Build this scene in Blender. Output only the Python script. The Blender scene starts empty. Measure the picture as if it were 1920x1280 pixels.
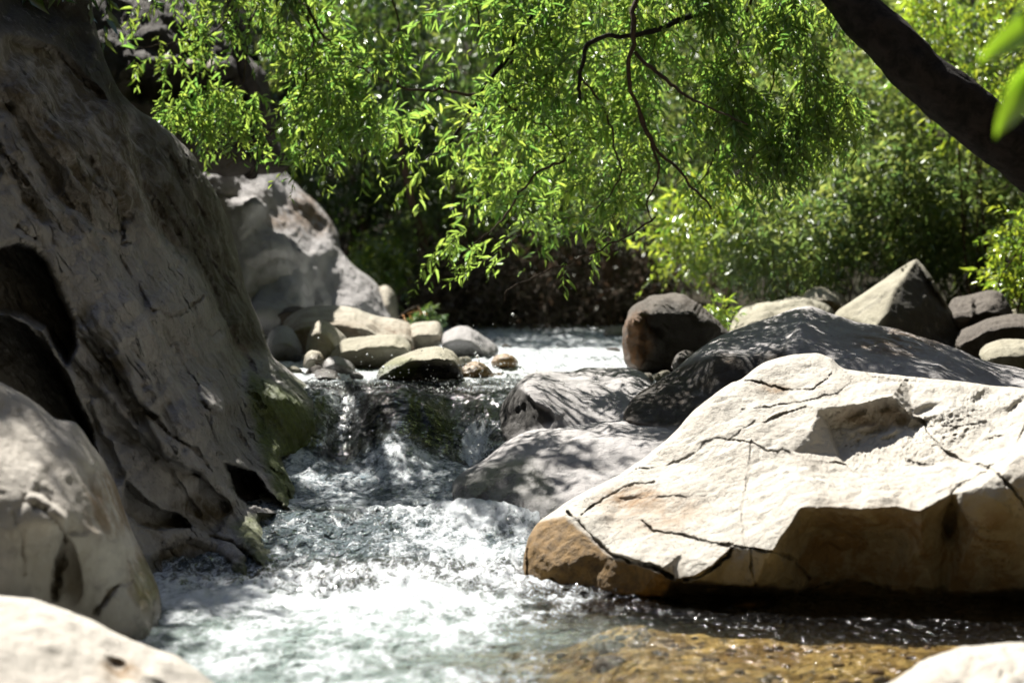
import bpy, math, random
import numpy as np
from mathutils import Vector, Matrix
from mathutils.geometry import delaunay_2d_cdt
from mathutils.kdtree import KDTree

rng = np.random.default_rng(7)
random.seed(7)
S = bpy.context.scene
COL = S.collection

# ------------------------------------------------------------------ camera, sky, sun, exposure
F = 3733.0                       # focal length in pixels of the 1920 wide frame
CAM = np.array([0.0, 0.0, 1.5])
PITCH = math.atan(120.0 / F)
cam_d = bpy.data.cameras.new('camera')
cam_d.sensor_width = 36.0
cam_d.lens = 36.0 * F / 1920.0
cam_d.clip_start = 0.05
cam_d.clip_end = 600.0
cam_d.dof.use_dof = True
cam_d.dof.focus_distance = 11.3
cam_d.dof.aperture_fstop = 1.4
cam_o = bpy.data.objects.new('camera', cam_d)
cam_o.location = CAM
cam_o.rotation_euler = (math.pi / 2 - PITCH, 0, 0)
COL.objects.link(cam_o)
S.camera = cam_o

SUN = np.array([-0.31, 0.60, 0.79]); SUN /= np.linalg.norm(SUN)
world = bpy.data.worlds.new('World'); S.world = world
world.use_nodes = True
wn = world.node_tree.nodes; wl = world.node_tree.links
sky = wn.new('ShaderNodeTexSky'); sky.sky_type = 'NISHITA'; sky.sun_disc = False
sky.sun_elevation = math.asin(SUN[2])
sky.sun_rotation = math.atan2(SUN[0], SUN[1])
bg = wn['Background']; bg.inputs['Strength'].default_value = 0.05
wl.new(sky.outputs[0], bg.inputs[0])
sun_d = bpy.data.lights.new('sun', 'SUN'); sun_d.energy = 5.0; sun_d.angle = math.radians(0.53)
sun_d.color = (1.0, 0.955, 0.88)
sun_o = bpy.data.objects.new('sun', sun_d)
sun_o.rotation_euler = Vector(SUN).to_track_quat('Z', 'Y').to_euler()
COL.objects.link(sun_o)
S.view_settings.view_transform = 'Standard'
S.view_settings.look = 'None'
S.view_settings.exposure = 1.42
S.view_settings.gamma = 1.0
S.view_settings.use_curve_mapping = False
S.render.engine = 'CYCLES'
S.cycles.use_denoising = True
S.cycles.max_bounces = 8
S.cycles.transparent_max_bounces = 12
S.cycles.caustics_reflective = False
S.cycles.caustics_refractive = False
S.cycles.sample_clamp_indirect = 4.0

# ------------------------------------------------------------------ helpers: projection, noise, meshes
_c, _s = math.cos(PITCH), math.sin(PITCH)
def P(px, py, d):
    """a point of the place seen at pixel (px, py), d metres down the valley"""
    px = np.asarray(px, float); py = np.asarray(py, float); d = np.asarray(d, float)
    a = (px - 960.0) / F; b = (640.0 - py) / F
    ry = _c + b * _s; rz = b * _c - _s
    k = d / ry
    return np.stack([a * k, np.broadcast_to(d, k.shape) + 0.0, CAM[2] + rz * k], -1)

def project(p):
    x = p[..., 0]; y = p[..., 1]; z = p[..., 2] - CAM[2]
    f = y * _c - z * _s; u = y * _s + z * _c
    return 960 + F * x / f, 640 - F * u / f

def _hash(ix, iy, iz, seed):
    h = (ix * 374761393 + iy * 668265263 + iz * 2147483647 + seed * 1274126177) & 0xffffffff
    h = ((h ^ (h >> 13)) * 1274126177) & 0xffffffff
    h = ((h ^ (h >> 16)) * 2246822519) & 0xffffffff
    return h ^ (h >> 15)

def noise3(p, seed=0):
    """gradient noise, about -1..1"""
    p = np.asarray(p, float)
    i = np.floor(p).astype(np.int64); f = p - i
    u = f * f * f * (f * (f * 6 - 15) + 10)
    out = 0.0
    for dx in (0, 1):
        wx = u[..., 0] if dx else 1 - u[..., 0]
        for dy in (0, 1):
            wy = u[..., 1] if dy else 1 - u[..., 1]
            for dz in (0, 1):
                wz = u[..., 2] if dz else 1 - u[..., 2]
                h = _hash(i[..., 0] + dx, i[..., 1] + dy, i[..., 2] + dz, seed)
                g = ((h & 1023) / 511.5 - 1) * (f[..., 0] - dx) + (((h >> 10) & 1023) / 511.5 - 1) * (f[..., 1] - dy) \
                    + (((h >> 20) & 1023) / 511.5 - 1) * (f[..., 2] - dz)
                out = out + wx * wy * wz * g
    return out * 1.3

def fbm(p, octaves=4, seed=0, gain=0.5, lac=2.03, ridged=False):
    p = np.asarray(p, float); a = 1.0; s = 0.0; n = 0.0
    for o in range(octaves):
        v = noise3(p * lac ** o + o * 17.3, seed + o)
        s = s + a * ((1 - 2 * np.abs(v)) if ridged else v); n += a; a *= gain
    return s / n

def sm(a, b, x):
    t = np.clip((x - a) / (b - a), 0, 1)
    return t * t * (3 - 2 * t)

def mesh_obj(name, verts, faces, mat, parent=None, attrs=None, smooth=True):
    """faces: (n,3) or (n,4) array"""
    me = bpy.data.meshes.new(name)
    verts = np.ascontiguousarray(verts, np.float32); faces = np.ascontiguousarray(faces, np.int32)
    k = faces.shape[1]; n = len(faces)
    me.vertices.add(len(verts)); me.vertices.foreach_set('co', verts.ravel())
    me.loops.add(n * k); me.loops.foreach_set('vertex_index', faces.ravel())
    me.polygons.add(n); me.polygons.foreach_set('loop_start', np.arange(0, n * k, k, dtype=np.int32))
    try: me.polygons.foreach_set('loop_total', np.full(n, k, np.int32))
    except Exception: pass
    me.polygons.foreach_set('use_smooth', np.full(n, smooth, bool))
    for an, av in (attrs or {}).items():
        at = me.attributes.new(an, 'FLOAT', 'POINT')
        at.data.foreach_set('value', np.ascontiguousarray(av, np.float32))
    me.update(calc_edges=True)
    if mat: me.materials.append(mat)
    o = bpy.data.objects.new(name, me); COL.objects.link(o)
    if parent: o.parent = parent
    return o

def tag(o, label, cat, group=None, kind=None):
    if label: o['label'] = label
    if cat: o['category'] = cat
    if group: o['group'] = group
    if kind: o['kind'] = kind
    return o

def empty(name, loc=(0, 0, 0)):
    o = bpy.data.objects.new(name, None); o.empty_display_size = 0.1
    o.location = loc; COL.objects.link(o)
    return o

def part_of(o, thing):
    """parent without moving (things stand unrotated at their base)"""
    o.parent = thing
    o.matrix_parent_inverse = Matrix.Translation(-Vector(thing.location))

# ------------------------------------------------------------------ materials
def new_mat(name):
    m = bpy.data.materials.new(name); m.use_nodes = True
    nt = m.node_tree; nt.nodes.clear()
    out = nt.nodes.new('ShaderNodeOutputMaterial')
    return m, nt, out

class NB:
    """small node builder"""
    def __init__(s, nt): s.nt = nt
    def n(s, t, **k):
        x = s.nt.nodes.new(t)
        for a, b in k.items(): setattr(x, a, b)
        return x
    def put(s, sock, v):
        if hasattr(v, 'is_output') or isinstance(v, bpy.types.NodeSocket): s.nt.links.new(v, sock)
        elif v is not None: sock.default_value = v
    def coord(s): return s.n('ShaderNodeTexCoord').outputs['Object']
    def scale(s, v, sc):
        m = s.n('ShaderNodeMapping'); s.put(m.inputs['Vector'], v); m.inputs['Scale'].default_value = sc
        return m.outputs[0]
    def noise(s, v, sc, det=4, rough=0.55, dist=0.0):
        x = s.n('ShaderNodeTexNoise'); s.put(x.inputs['Vector'], v)
        x.inputs['Scale'].default_value = sc; x.inputs['Detail'].default_value = det
        x.inputs['Roughness'].default_value = rough; x.inputs['Distortion'].default_value = dist
        return x.outputs['Fac']
    def vor(s, v, sc, feat='F1'):
        x = s.n('ShaderNodeTexVoronoi', feature=feat); s.put(x.inputs['Vector'], v); x.inputs['Scale'].default_value = sc
        return x.outputs['Distance']
    def ramp(s, f, a, b, lo=0.0, hi=1.0):
        x = s.n('ShaderNodeMapRange', interpolation_type='SMOOTHSTEP'); s.put(x.inputs[0], f)
        x.inputs[1].default_value = a; x.inputs[2].default_value = b; x.inputs[3].default_value = lo; x.inputs[4].default_value = hi
        return x.outputs[0]
    def math(s, op, a, b=None, clamp=False):
        x = s.n('ShaderNodeMath', operation=op, use_clamp=clamp); s.put(x.inputs[0], a)
        if b is not None: s.put(x.inputs[1], b)
        return x.outputs[0]
    def mix(s, f, a, b, mode='MIX'):
        x = s.n('ShaderNodeMix', data_type='RGBA', blend_type=mode, clamp_factor=True)
        s.put(x.inputs[0], f); s.put(x.inputs[6], a); s.put(x.inputs[7], b)
        return x.outputs[2]
    def attr(s, name): return s.n('ShaderNodeAttribute', attribute_name=name).outputs['Fac']
    def bump(s, h, strength, dist, normal=None):
        x = s.n('ShaderNodeBump'); s.put(x.inputs['Height'], h); x.inputs['Strength'].default_value = strength
        x.inputs['Distance'].default_value = dist
        if normal is not None: s.put(x.inputs['Normal'], normal)
        return x.outputs[0]

def rgb(*c): return (c[0], c[1], c[2], 1.0)

def rock_mat(name, c1, c2, stain_shade=(0.20, 0.12, 0.05), speck=0.5, streak=None, rough=0.85, bump=1.0, scale=1.0,
             moss=(0.07, 0.10, 0.015), wet_dark=0.42, algae=(0.22, 0.12, 0.022), dip=0.0):
    m, nt, out = new_mat(name); b = NB(nt)
    v = b.coord()
    vs = b.scale(v, streak) if streak else v
    big = b.noise(vs, 1.7 * scale, 6, 0.6, 0.4)
    mid = b.noise(vs, 9 * scale, 6, 0.65, 0.3)
    fine = b.noise(v, 70 * scale, 5, 0.7)
    grit = b.noise(v, 260 * scale, 2, 0.6)
    col = b.mix(b.ramp(big, 0.32, 0.68), rgb(*c1), rgb(*c2))
    col = b.mix(b.math('MULTIPLY', b.ramp(mid, 0.52, 0.72), 0.55), col, rgb(*[x * 0.62 for x in c1]))
    col = b.mix(b.math('MULTIPLY', b.ramp(mid, 0.5, 0.28), 0.30), col, rgb(*[min(1, x * 1.22) for x in c2]))
    if dip:
        mp = b.n('ShaderNodeMapping'); b.put(mp.inputs['Vector'], v); mp.inputs['Rotation'].default_value = (0, math.radians(31), 0)
        ms_ = b.scale(mp.outputs[0], (1.0, 0.8, 0.24))
        k1 = b.noise(ms_, 13, 6, 0.7, 0.6); k2 = b.noise(ms_, 34, 4, 0.65, 0.4)
        gate = b.ramp(b.noise(v, 2.1, 4, 0.6), 0.38, 0.60)
        lines = b.math('MULTIPLY', b.ramp(k1, 0.585, 0.66), gate)
        col = b.mix(b.math('MULTIPLY', lines, dip), col, rgb(*[x * 0.22 for x in c1]))
        col = b.mix(b.math('MULTIPLY', b.ramp(k2, 0.45, 0.75), 0.4 * dip), col, rgb(*[x * 0.55 for x in c1]))
        col = b.mix(b.math('MULTIPLY', b.ramp(k1, 0.42, 0.30), 0.35 * dip), col, rgb(*[min(1, x * 1.25) for x in c2]))
    # dark lichen and pock specks
    sp = b.math('MULTIPLY', b.ramp(fine, 0.56, 0.66), b.ramp(b.noise(v, 4.3 * scale, 4), 0.40, 0.66))
    col = b.mix(b.math('MULTIPLY', sp, speck), col, rgb(*[x * 0.30 for x in c1]))
    col = b.mix(b.math('MULTIPLY', b.ramp(grit, 0.62, 0.75), 0.22 * speck + 0.06), col, rgb(*[x * 0.35 for x in c1]))
    st = b.math('MULTIPLY', b.attr('stain_shade'), b.ramp(b.noise(v, 6 * scale, 5, 0.65, 0.8), 0.34, 0.62))
    col = b.mix(st, col, rgb(*stain_shade))  # real stains, plus shade painted on some rock fronts
    col = b.mix(b.math('MULTIPLY', b.attr('crack'), 0.5), col, rgb(0.035, 0.026, 0.018))
    al = b.attr('algae')
    alc = b.mix(b.ramp(b.noise(v, 22, 5, 0.7), 0.35, 0.7), rgb(*algae), rgb(*[x * 0.45 for x in algae]))
    col = b.mix(al, col, alc)
    col = b.mix(b.math('MULTIPLY', b.attr('dark'), b.ramp(b.noise(v, 8, 5, 0.7), 0.22, 0.45)), col, rgb(0.022, 0.019, 0.015))  # black film on wet stone, also shade painted on fronts and hollows
    wet = b.math('ADD', b.attr('wet'), b.math('MULTIPLY', b.math('SUBTRACT', mid, 0.5), 0.5), True)
    wet = b.math('MULTIPLY', wet, b.ramp(b.attr('wet'), 0.0, 0.25))
    dark = b.mix(1.0, col, rgb(wet_dark, wet_dark, wet_dark * 0.96), 'MULTIPLY')
    col = b.mix(wet, col, dark)
    ms = b.math('ADD', b.attr('moss'), b.math('MULTIPLY', b.math('SUBTRACT', b.noise(v, 14, 5, 0.7), 0.5), 1.1), True)
    ms = b.math('MULTIPLY', ms, b.ramp(b.attr('moss'), 0.02, 0.3))
    mc = b.mix(b.ramp(b.noise(v, 35, 4), 0.3, 0.7), rgb(*moss), rgb(moss[0] * 1.9, moss[1] * 1.7, moss[2] * 1.5))
    col = b.mix(b.math('MULTIPLY', ms, 0.9), col, mc)
    h = b.math('ADD', b.math('MULTIPLY', mid, 0.022 / scale), b.math('MULTIPLY', fine, 0.006 / scale))
    h = b.math('ADD', h, b.math('MULTIPLY', grit, 0.0022 / scale))
    h = b.math('SUBTRACT', h, b.math('MULTIPLY', sp, 0.004))
    if dip: h = b.math('SUBTRACT', b.math('ADD', h, b.math('MULTIPLY', k2, 0.012)), b.math('MULTIPLY', lines, 0.012))
    bp = b.bump(h, 1.0 * bump, 1.0)
    p = b.n('ShaderNodeBsdfPrincipled')
    b.put(p.inputs['Base Color'], col)
    b.put(p.inputs['Roughness'], b.math('SUBTRACT', rough, b.math('MULTIPLY', wet, rough - 0.24)))
    p.inputs['Specular IOR Level'].default_value = 0.35
    b.put(p.inputs['Normal'], bp)
    nt.links.new(p.outputs[0], out.inputs[0])
    return m

def leaf_mat(name, c1, c2, trans, tw=0.55, gloss=0.12, rough=0.32):
    m, nt, out = new_mat(name); b = NB(nt)
    t = b.attr('tint')
    col = b.mix(t, rgb(*c1), rgb(*c2))
    tcol = b.mix(t, rgb(trans[0] * 0.62, trans[1] * 0.78, trans[2] * 0.9), rgb(trans[0] * 1.4, trans[1] * 1.12, trans[2] * 1.1))
    d = b.n('ShaderNodeBsdfDiffuse'); b.put(d.inputs[0], col)
    tr = b.n('ShaderNodeBsdfTranslucent'); b.put(tr.inputs[0], tcol)
    g = b.n('ShaderNodeBsdfGlossy'); g.inputs['Roughness'].default_value = rough; g.inputs[0].default_value = rgb(0.9, 0.95, 0.9)
    m1 = b.n('ShaderNodeMixShader'); m1.inputs[0].default_value = tw
    nt.links.new(d.outputs[0], m1.inputs[1]); nt.links.new(tr.outputs[0], m1.inputs[2])
    m2 = b.n('ShaderNodeMixShader'); m2.inputs[0].default_value = gloss
    nt.links.new(m1.outputs[0], m2.inputs[1]); nt.links.new(g.outputs[0], m2.inputs[2])
    nt.links.new(m2.outputs[0], out.inputs[0])
    return m

def bark_mat(name, c1, c2, rough=0.9):
    m, nt, out = new_mat(name); b = NB(nt)
    v = b.coord()
    n1 = b.noise(v, 9, 6, 0.7, 0.5); n2 = b.noise(v, 60, 4, 0.7)
    col = b.mix(b.ramp(n1, 0.35, 0.65), rgb(*c1), rgb(*c2))
    col = b.mix(b.math('MULTIPLY', b.attr('crack'), 0.7), col, rgb(c1[0] * .3, c1[1] * .3, c1[2] * .3))
    p = b.n('ShaderNodeBsdfPrincipled'); b.put(p.inputs['Base Color'], col); p.inputs['Roughness'].default_value = rough
    p.inputs['Specular IOR Level'].default_value = 0.2
    b.put(p.inputs['Normal'], b.bump(b.math('ADD', b.math('MULTIPLY', n1, 0.02), b.math('MULTIPLY', n2, 0.006)), 0.8, 1.0))
    nt.links.new(p.outputs[0], out.inputs[0])
    return m

M_WHITE = rock_mat('pale_limestone', (0.43, 0.395, 0.34), (0.50, 0.475, 0.42), stain_shade=(0.26, 0.165, 0.085), speck=0.5, bump=1.25)
M_BANK = rock_mat('grey_bank_rock', (0.29, 0.272, 0.255), (0.42, 0.40, 0.38), stain_shade=(0.085, 0.065, 0.035), speck=0.8, bump=1.7, dip=0.8)
M_FORE = rock_mat('sunlit_bank_rock', (0.36, 0.33, 0.285), (0.45, 0.42, 0.37), stain_shade=(0.2, 0.14, 0.08), speck=0.5)
M_SLAB = rock_mat('lilac_grey_rock', (0.30, 0.285, 0.28), (0.40, 0.385, 0.38), stain_shade=(0.18, 0.12, 0.07), speck=0.7, bump=1.3)
M_DARK = rock_mat('dark_weathered_rock', (0.065, 0.052, 0.040), (0.125, 0.105, 0.085), stain_shade=(0.13, 0.06, 0.02), speck=0.8, bump=1.5)
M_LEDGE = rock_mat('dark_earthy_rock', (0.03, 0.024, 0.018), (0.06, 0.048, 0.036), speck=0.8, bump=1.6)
M_STONE = rock_mat('stream_stone', (0.34, 0.30, 0.23), (0.45, 0.42, 0.34), stain_shade=(0.16, 0.10, 0.055), speck=0.9, bump=1.6)
M_OLIVE = rock_mat('olive_stone', (0.23, 0.21, 0.15), (0.33, 0.31, 0.24), stain_shade=(0.18, 0.12, 0.06), speck=0.7)
M_AMBER = rock_mat('amber_bed_rock', (0.22, 0.12, 0.035), (0.34, 0.21, 0.07), stain_shade=(0.12, 0.06, 0.05), speck=0.6)
M_BARK = bark_mat('dark_willow_bark', (0.013, 0.011, 0.009), (0.038, 0.03, 0.026))
M_BARK2 = bark_mat('brown_bark', (0.09, 0.06, 0.045), (0.16, 0.11, 0.08))
M_TWIG = bark_mat('twig_bark', (0.05, 0.035, 0.025), (0.10, 0.07, 0.045))
M_DRY = bark_mat('dry_brush', (0.10, 0.078, 0.055), (0.19, 0.155, 0.12))
M_LEAF = leaf_mat('willow_leaf', (0.075, 0.125, 0.03), (0.12, 0.165, 0.045), (0.33, 0.54, 0.08), tw=0.6, gloss=0.07, rough=0.42)
M_LEAF_D = leaf_mat('dark_leaf', (0.035, 0.07, 0.02), (0.06, 0.10, 0.025), (0.13, 0.24, 0.03), tw=0.42, gloss=0.14)
M_LEAF_B = leaf_mat('shrub_leaf', (0.075, 0.12, 0.035), (0.13, 0.17, 0.05), (0.27, 0.385, 0.085), tw=0.52, gloss=0.09, rough=0.45)
M_LEAF_Y = leaf_mat('yellow_green_leaf', (0.09, 0.15, 0.02), (0.14, 0.19, 0.03), (0.36, 0.52, 0.04), tw=0.58)
M_LEAF_F = leaf_mat('broad_leaf', (0.09, 0.20, 0.02), (0.13, 0.24, 0.03), (0.34, 0.62, 0.03), tw=0.6, gloss=0.06)
M_LITTER = leaf_mat('dry_leaf', (0.07, 0.056, 0.042), (0.13, 0.105, 0.08), (0.09, 0.06, 0.035), tw=0.2, gloss=0.03)

# ------------------------------------------------------------------ stream profile
_WY = np.array([2, 7.5, 9.3, 9.55, 9.9, 10.35, 10.72, 10.92, 11.2, 11.6, 11.95, 12.15, 12.45, 12.75, 13.1, 13.6, 15, 17, 20, 24, 40])
_WZ = np.array([-.02, 0, .02, .04, .075, .135, .215, .225, .24, .285, .35, .42, .565, .685, .755, .785, .83, .88, .95, 1.05, 1.6])
def _profile(y):
    s = 0
    for k in (-0.14, -0.07, 0, 0.07, 0.14): s = s + np.interp(y + k, _WY, _WZ)
    return s / 5
def water_base(x, y):
    q = np.stack([x * 1.1, y * 0.55, np.zeros_like(x)], -1)
    w = 0.34 * fbm(q * 1.4, 3, 31)                                       # the lips are not straight
    w = w + 0.30 * sm(-0.9, -1.5, x) * sm(11.0, 12.0, y) * sm(13.6, 12.9, y)   # chute along the left bank
    px = 960 + F * x / np.maximum(y, 0.5)
    w = w + sm(11.7, 12.2, y) * sm(13.9, 13.3, y) * (0.26 * np.exp(-((px - 735) / 50) ** 2) - 0.24 * np.exp(-((px - 850) / 45) ** 2) - 0.16 * np.exp(-((px - 640) / 30) ** 2))
    z = _profile(y + w * sm(9.0, 9.8, y) * sm(15, 13.5, y))
    z = z + 0.10 * np.exp(-((px - 785) / 90) ** 2 - ((y - 12.5) / 0.30) ** 2) - 0.05 * np.exp(-((px - 640) / 40) ** 2 - ((y - 12.6) / 0.4) ** 2)     # water humped over a sunken rock
    z = z - 0.10 * np.exp(-((px - 885) / 28) ** 2 - ((y - 12.3) / 0.28) ** 2)      # notch with a small fall
    z = z + 0.05 * np.exp(-((px - 880) / 130) ** 2 - ((y - 10.70) / 0.14) ** 2)
    z = z + 0.035 * np.exp(-((px - 830) / 190) ** 2 - ((y - 9.62) / 0.16) ** 2)
    z = z + 0.04 * np.exp(-((px - 690) / 70) ** 2 - ((y - 10.78) / 0.12) ** 2)
    return z

# ------------------------------------------------------------------ rock builder
def smooth_outline(pts, step):
    p = np.array(pts, float); n = len(p); out = []
    for i in range(n):
        p0, p1, p2, p3 = p[i - 1], p[i], p[(i + 1) % n], p[(i + 2) % n]
        k = max(2, int(np.linalg.norm(p2 - p1) / step))
        t = np.arange(k)[:, None] / k
        a = 0.5 * (2 * p1 + (p2 - p0) * t + (2 * p0 - 5 * p1 + 4 * p2 - p3) * t ** 2 + (3 * p1 - p0 - 3 * p2 + p3) * t ** 3)
        lin = p1 + (p2 - p1) * t
        out.append(0.7 * a + 0.3 * lin)
    return np.concatenate(out)

def seg_dist(q, poly, closed=False):
    """distance to a polyline, signed side (+ = to the left of travel, image y down: right/up side), position 0..1"""
    poly = np.array(poly, float)
    a = poly if closed else poly[:-1]; bb = np.roll(poly, -1, 0) if closed else poly[1:]
    best = np.full(len(q), 1e9); side = np.zeros(len(q)); pos = np.zeros(len(q)); m = len(a)
    for i in range(m):
        d = bb[i] - a[i]; L = d @ d + 1e-9
        r = q - a[i]
        t = np.clip((r @ d) / L, 0, 1)
        e = r - t[:, None] * d
        dd = np.hypot(e[:, 0], e[:, 1])
        k = dd < best
        best[k] = dd[k]; side[k] = np.sign(-(d[0] * r[k, 1] - d[1] * r[k, 0])); pos[k] = (i + t[k]) / m
    return best, side, pos

def edge_dist(q, poly):
    a = np.array(poly, float); b_ = np.roll(a, -1, 0); L = np.hypot(*(b_ - a).T)
    k = np.maximum(1, (L / max(1.0, L.mean() * 0.34)).astype(int))
    pts = np.concatenate([a[i] + (b_[i] - a[i]) * (np.arange(k[i])[:, None] / k[i]) for i in range(len(a))])
    kd = KDTree(len(pts))
    for i, p in enumerate(pts): kd.insert((p[0], p[1], 0.0), i)
    kd.balance(); f = kd.find
    return np.array([f((x, y, 0.0))[2] for x, y in q.tolist()])

def near_dist(q, poly, r):
    A = np.array(poly, float); lo, hi = A.min(0) - r, A.max(0) + r
    k = np.where((q[:, 0] > lo[0]) & (q[:, 0] < hi[0]) & (q[:, 1] > lo[1]) & (q[:, 1] < hi[1]))[0]
    d = np.full(len(q), 1e6); s = np.ones(len(q)); pos = np.zeros(len(q))
    if len(k): d[k], s[k], pos[k] = seg_dist(q[k], A)
    return d, s, pos

def inside(q, poly):
    c = np.zeros(len(q), bool); n = len(poly); j = n - 1
    for i in range(n):
        xi, yi = poly[i]; xj, yj = poly[j]
        if yi != yj:
            k = ((yi > q[:, 1]) != (yj > q[:, 1])) & (q[:, 0] < (xj - xi) * (q[:, 1] - yi) / (yj - yi) + xi)
            c ^= k
        j = i
    return c

def tps(ctrl, q, lam=1e-4):
    c = np.array(ctrl, float); x = c[:, :2] / 400.0; v = c[:, 2]; n = len(c)
    def U(r2): return np.where(r2 > 1e-12, 0.5 * r2 * np.log(r2 + 1e-12), 0)
    K = U(((x[:, None] - x[None]) ** 2).sum(-1)) + lam * np.eye(n)
    Pm = np.c_[np.ones(n), x]
    A = np.zeros((n + 3, n + 3)); A[:n, :n] = K; A[:n, n:] = Pm; A[n:, :n] = Pm.T
    w = np.linalg.solve(A, np.r_[v, 0, 0, 0])
    out = np.empty(len(q))
    for s in range(0, len(q), 20000):
        y = q[s:s + 20000] / 400.0
        out[s:s + 20000] = U(((y[:, None] - x[None]) ** 2).sum(-1)) @ w[:n] + w[n] + y @ w[n + 1:]
    return out

def facet(ctrl, q, fallback):
    """plain facets between the control points"""
    c = np.array(ctrl, float); out = fallback.copy()
    r = delaunay_2d_cdt([Vector(p[:2]) for p in c], [], [], 0, 1e-6)
    vs = np.array([v[:] for v in r[0]]); ids = [x[0] if len(x) else 0 for x in r[3]]
    val = c[ids, 2]
    for f in r[2]:
        A, B, C = vs[f[0]], vs[f[1]], vs[f[2]]
        den = (B[1] - C[1]) * (A[0] - C[0]) + (C[0] - B[0]) * (A[1] - C[1])
        if abs(den) < 1: continue
        u = ((B[1] - C[1]) * (q[:, 0] - C[0]) + (C[0] - B[0]) * (q[:, 1] - C[1])) / den
        v = ((C[1] - A[1]) * (q[:, 0] - C[0]) + (A[0] - C[0]) * (q[:, 1] - C[1])) / den
        k = (u >= -1e-6) & (v >= -1e-6) & (u + v <= 1 + 1e-6)
        out[k] = u[k] * val[f[0]] + v[k] * val[f[1]] + (1 - u[k] - v[k]) * val[f[2]]
    return out

def triangulate(bound, inner):
    nb = len(bound)
    pts = [Vector(p) for p in np.r_[bound, inner]]
    r = delaunay_2d_cdt(pts, [(i, (i + 1) % nb) for i in range(nb)], [], 1, 1e-5)
    return np.array([v[:] for v in r[0]]), np.array([f for f in r[2] if len(f) == 3])

def grid_in(poly, step, gap):
    lo, hi = poly.min(0), poly.max(0)
    gx = np.arange(lo[0], hi[0], step); gy = np.arange(lo[1], hi[1], step * 0.87)
    X, Y = np.meshgrid(gx, gy); X = X + (np.arange(len(gy))[:, None] % 2) * step / 2
    q = np.c_[X.ravel(), Y.ravel()]; q = q + rng.uniform(-0.12, 0.12, q.shape) * step
    q = q[inside(q, poly)]
    d = edge_dist(q, poly)
    k = d > gap
    return q[k], d[k]

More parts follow.
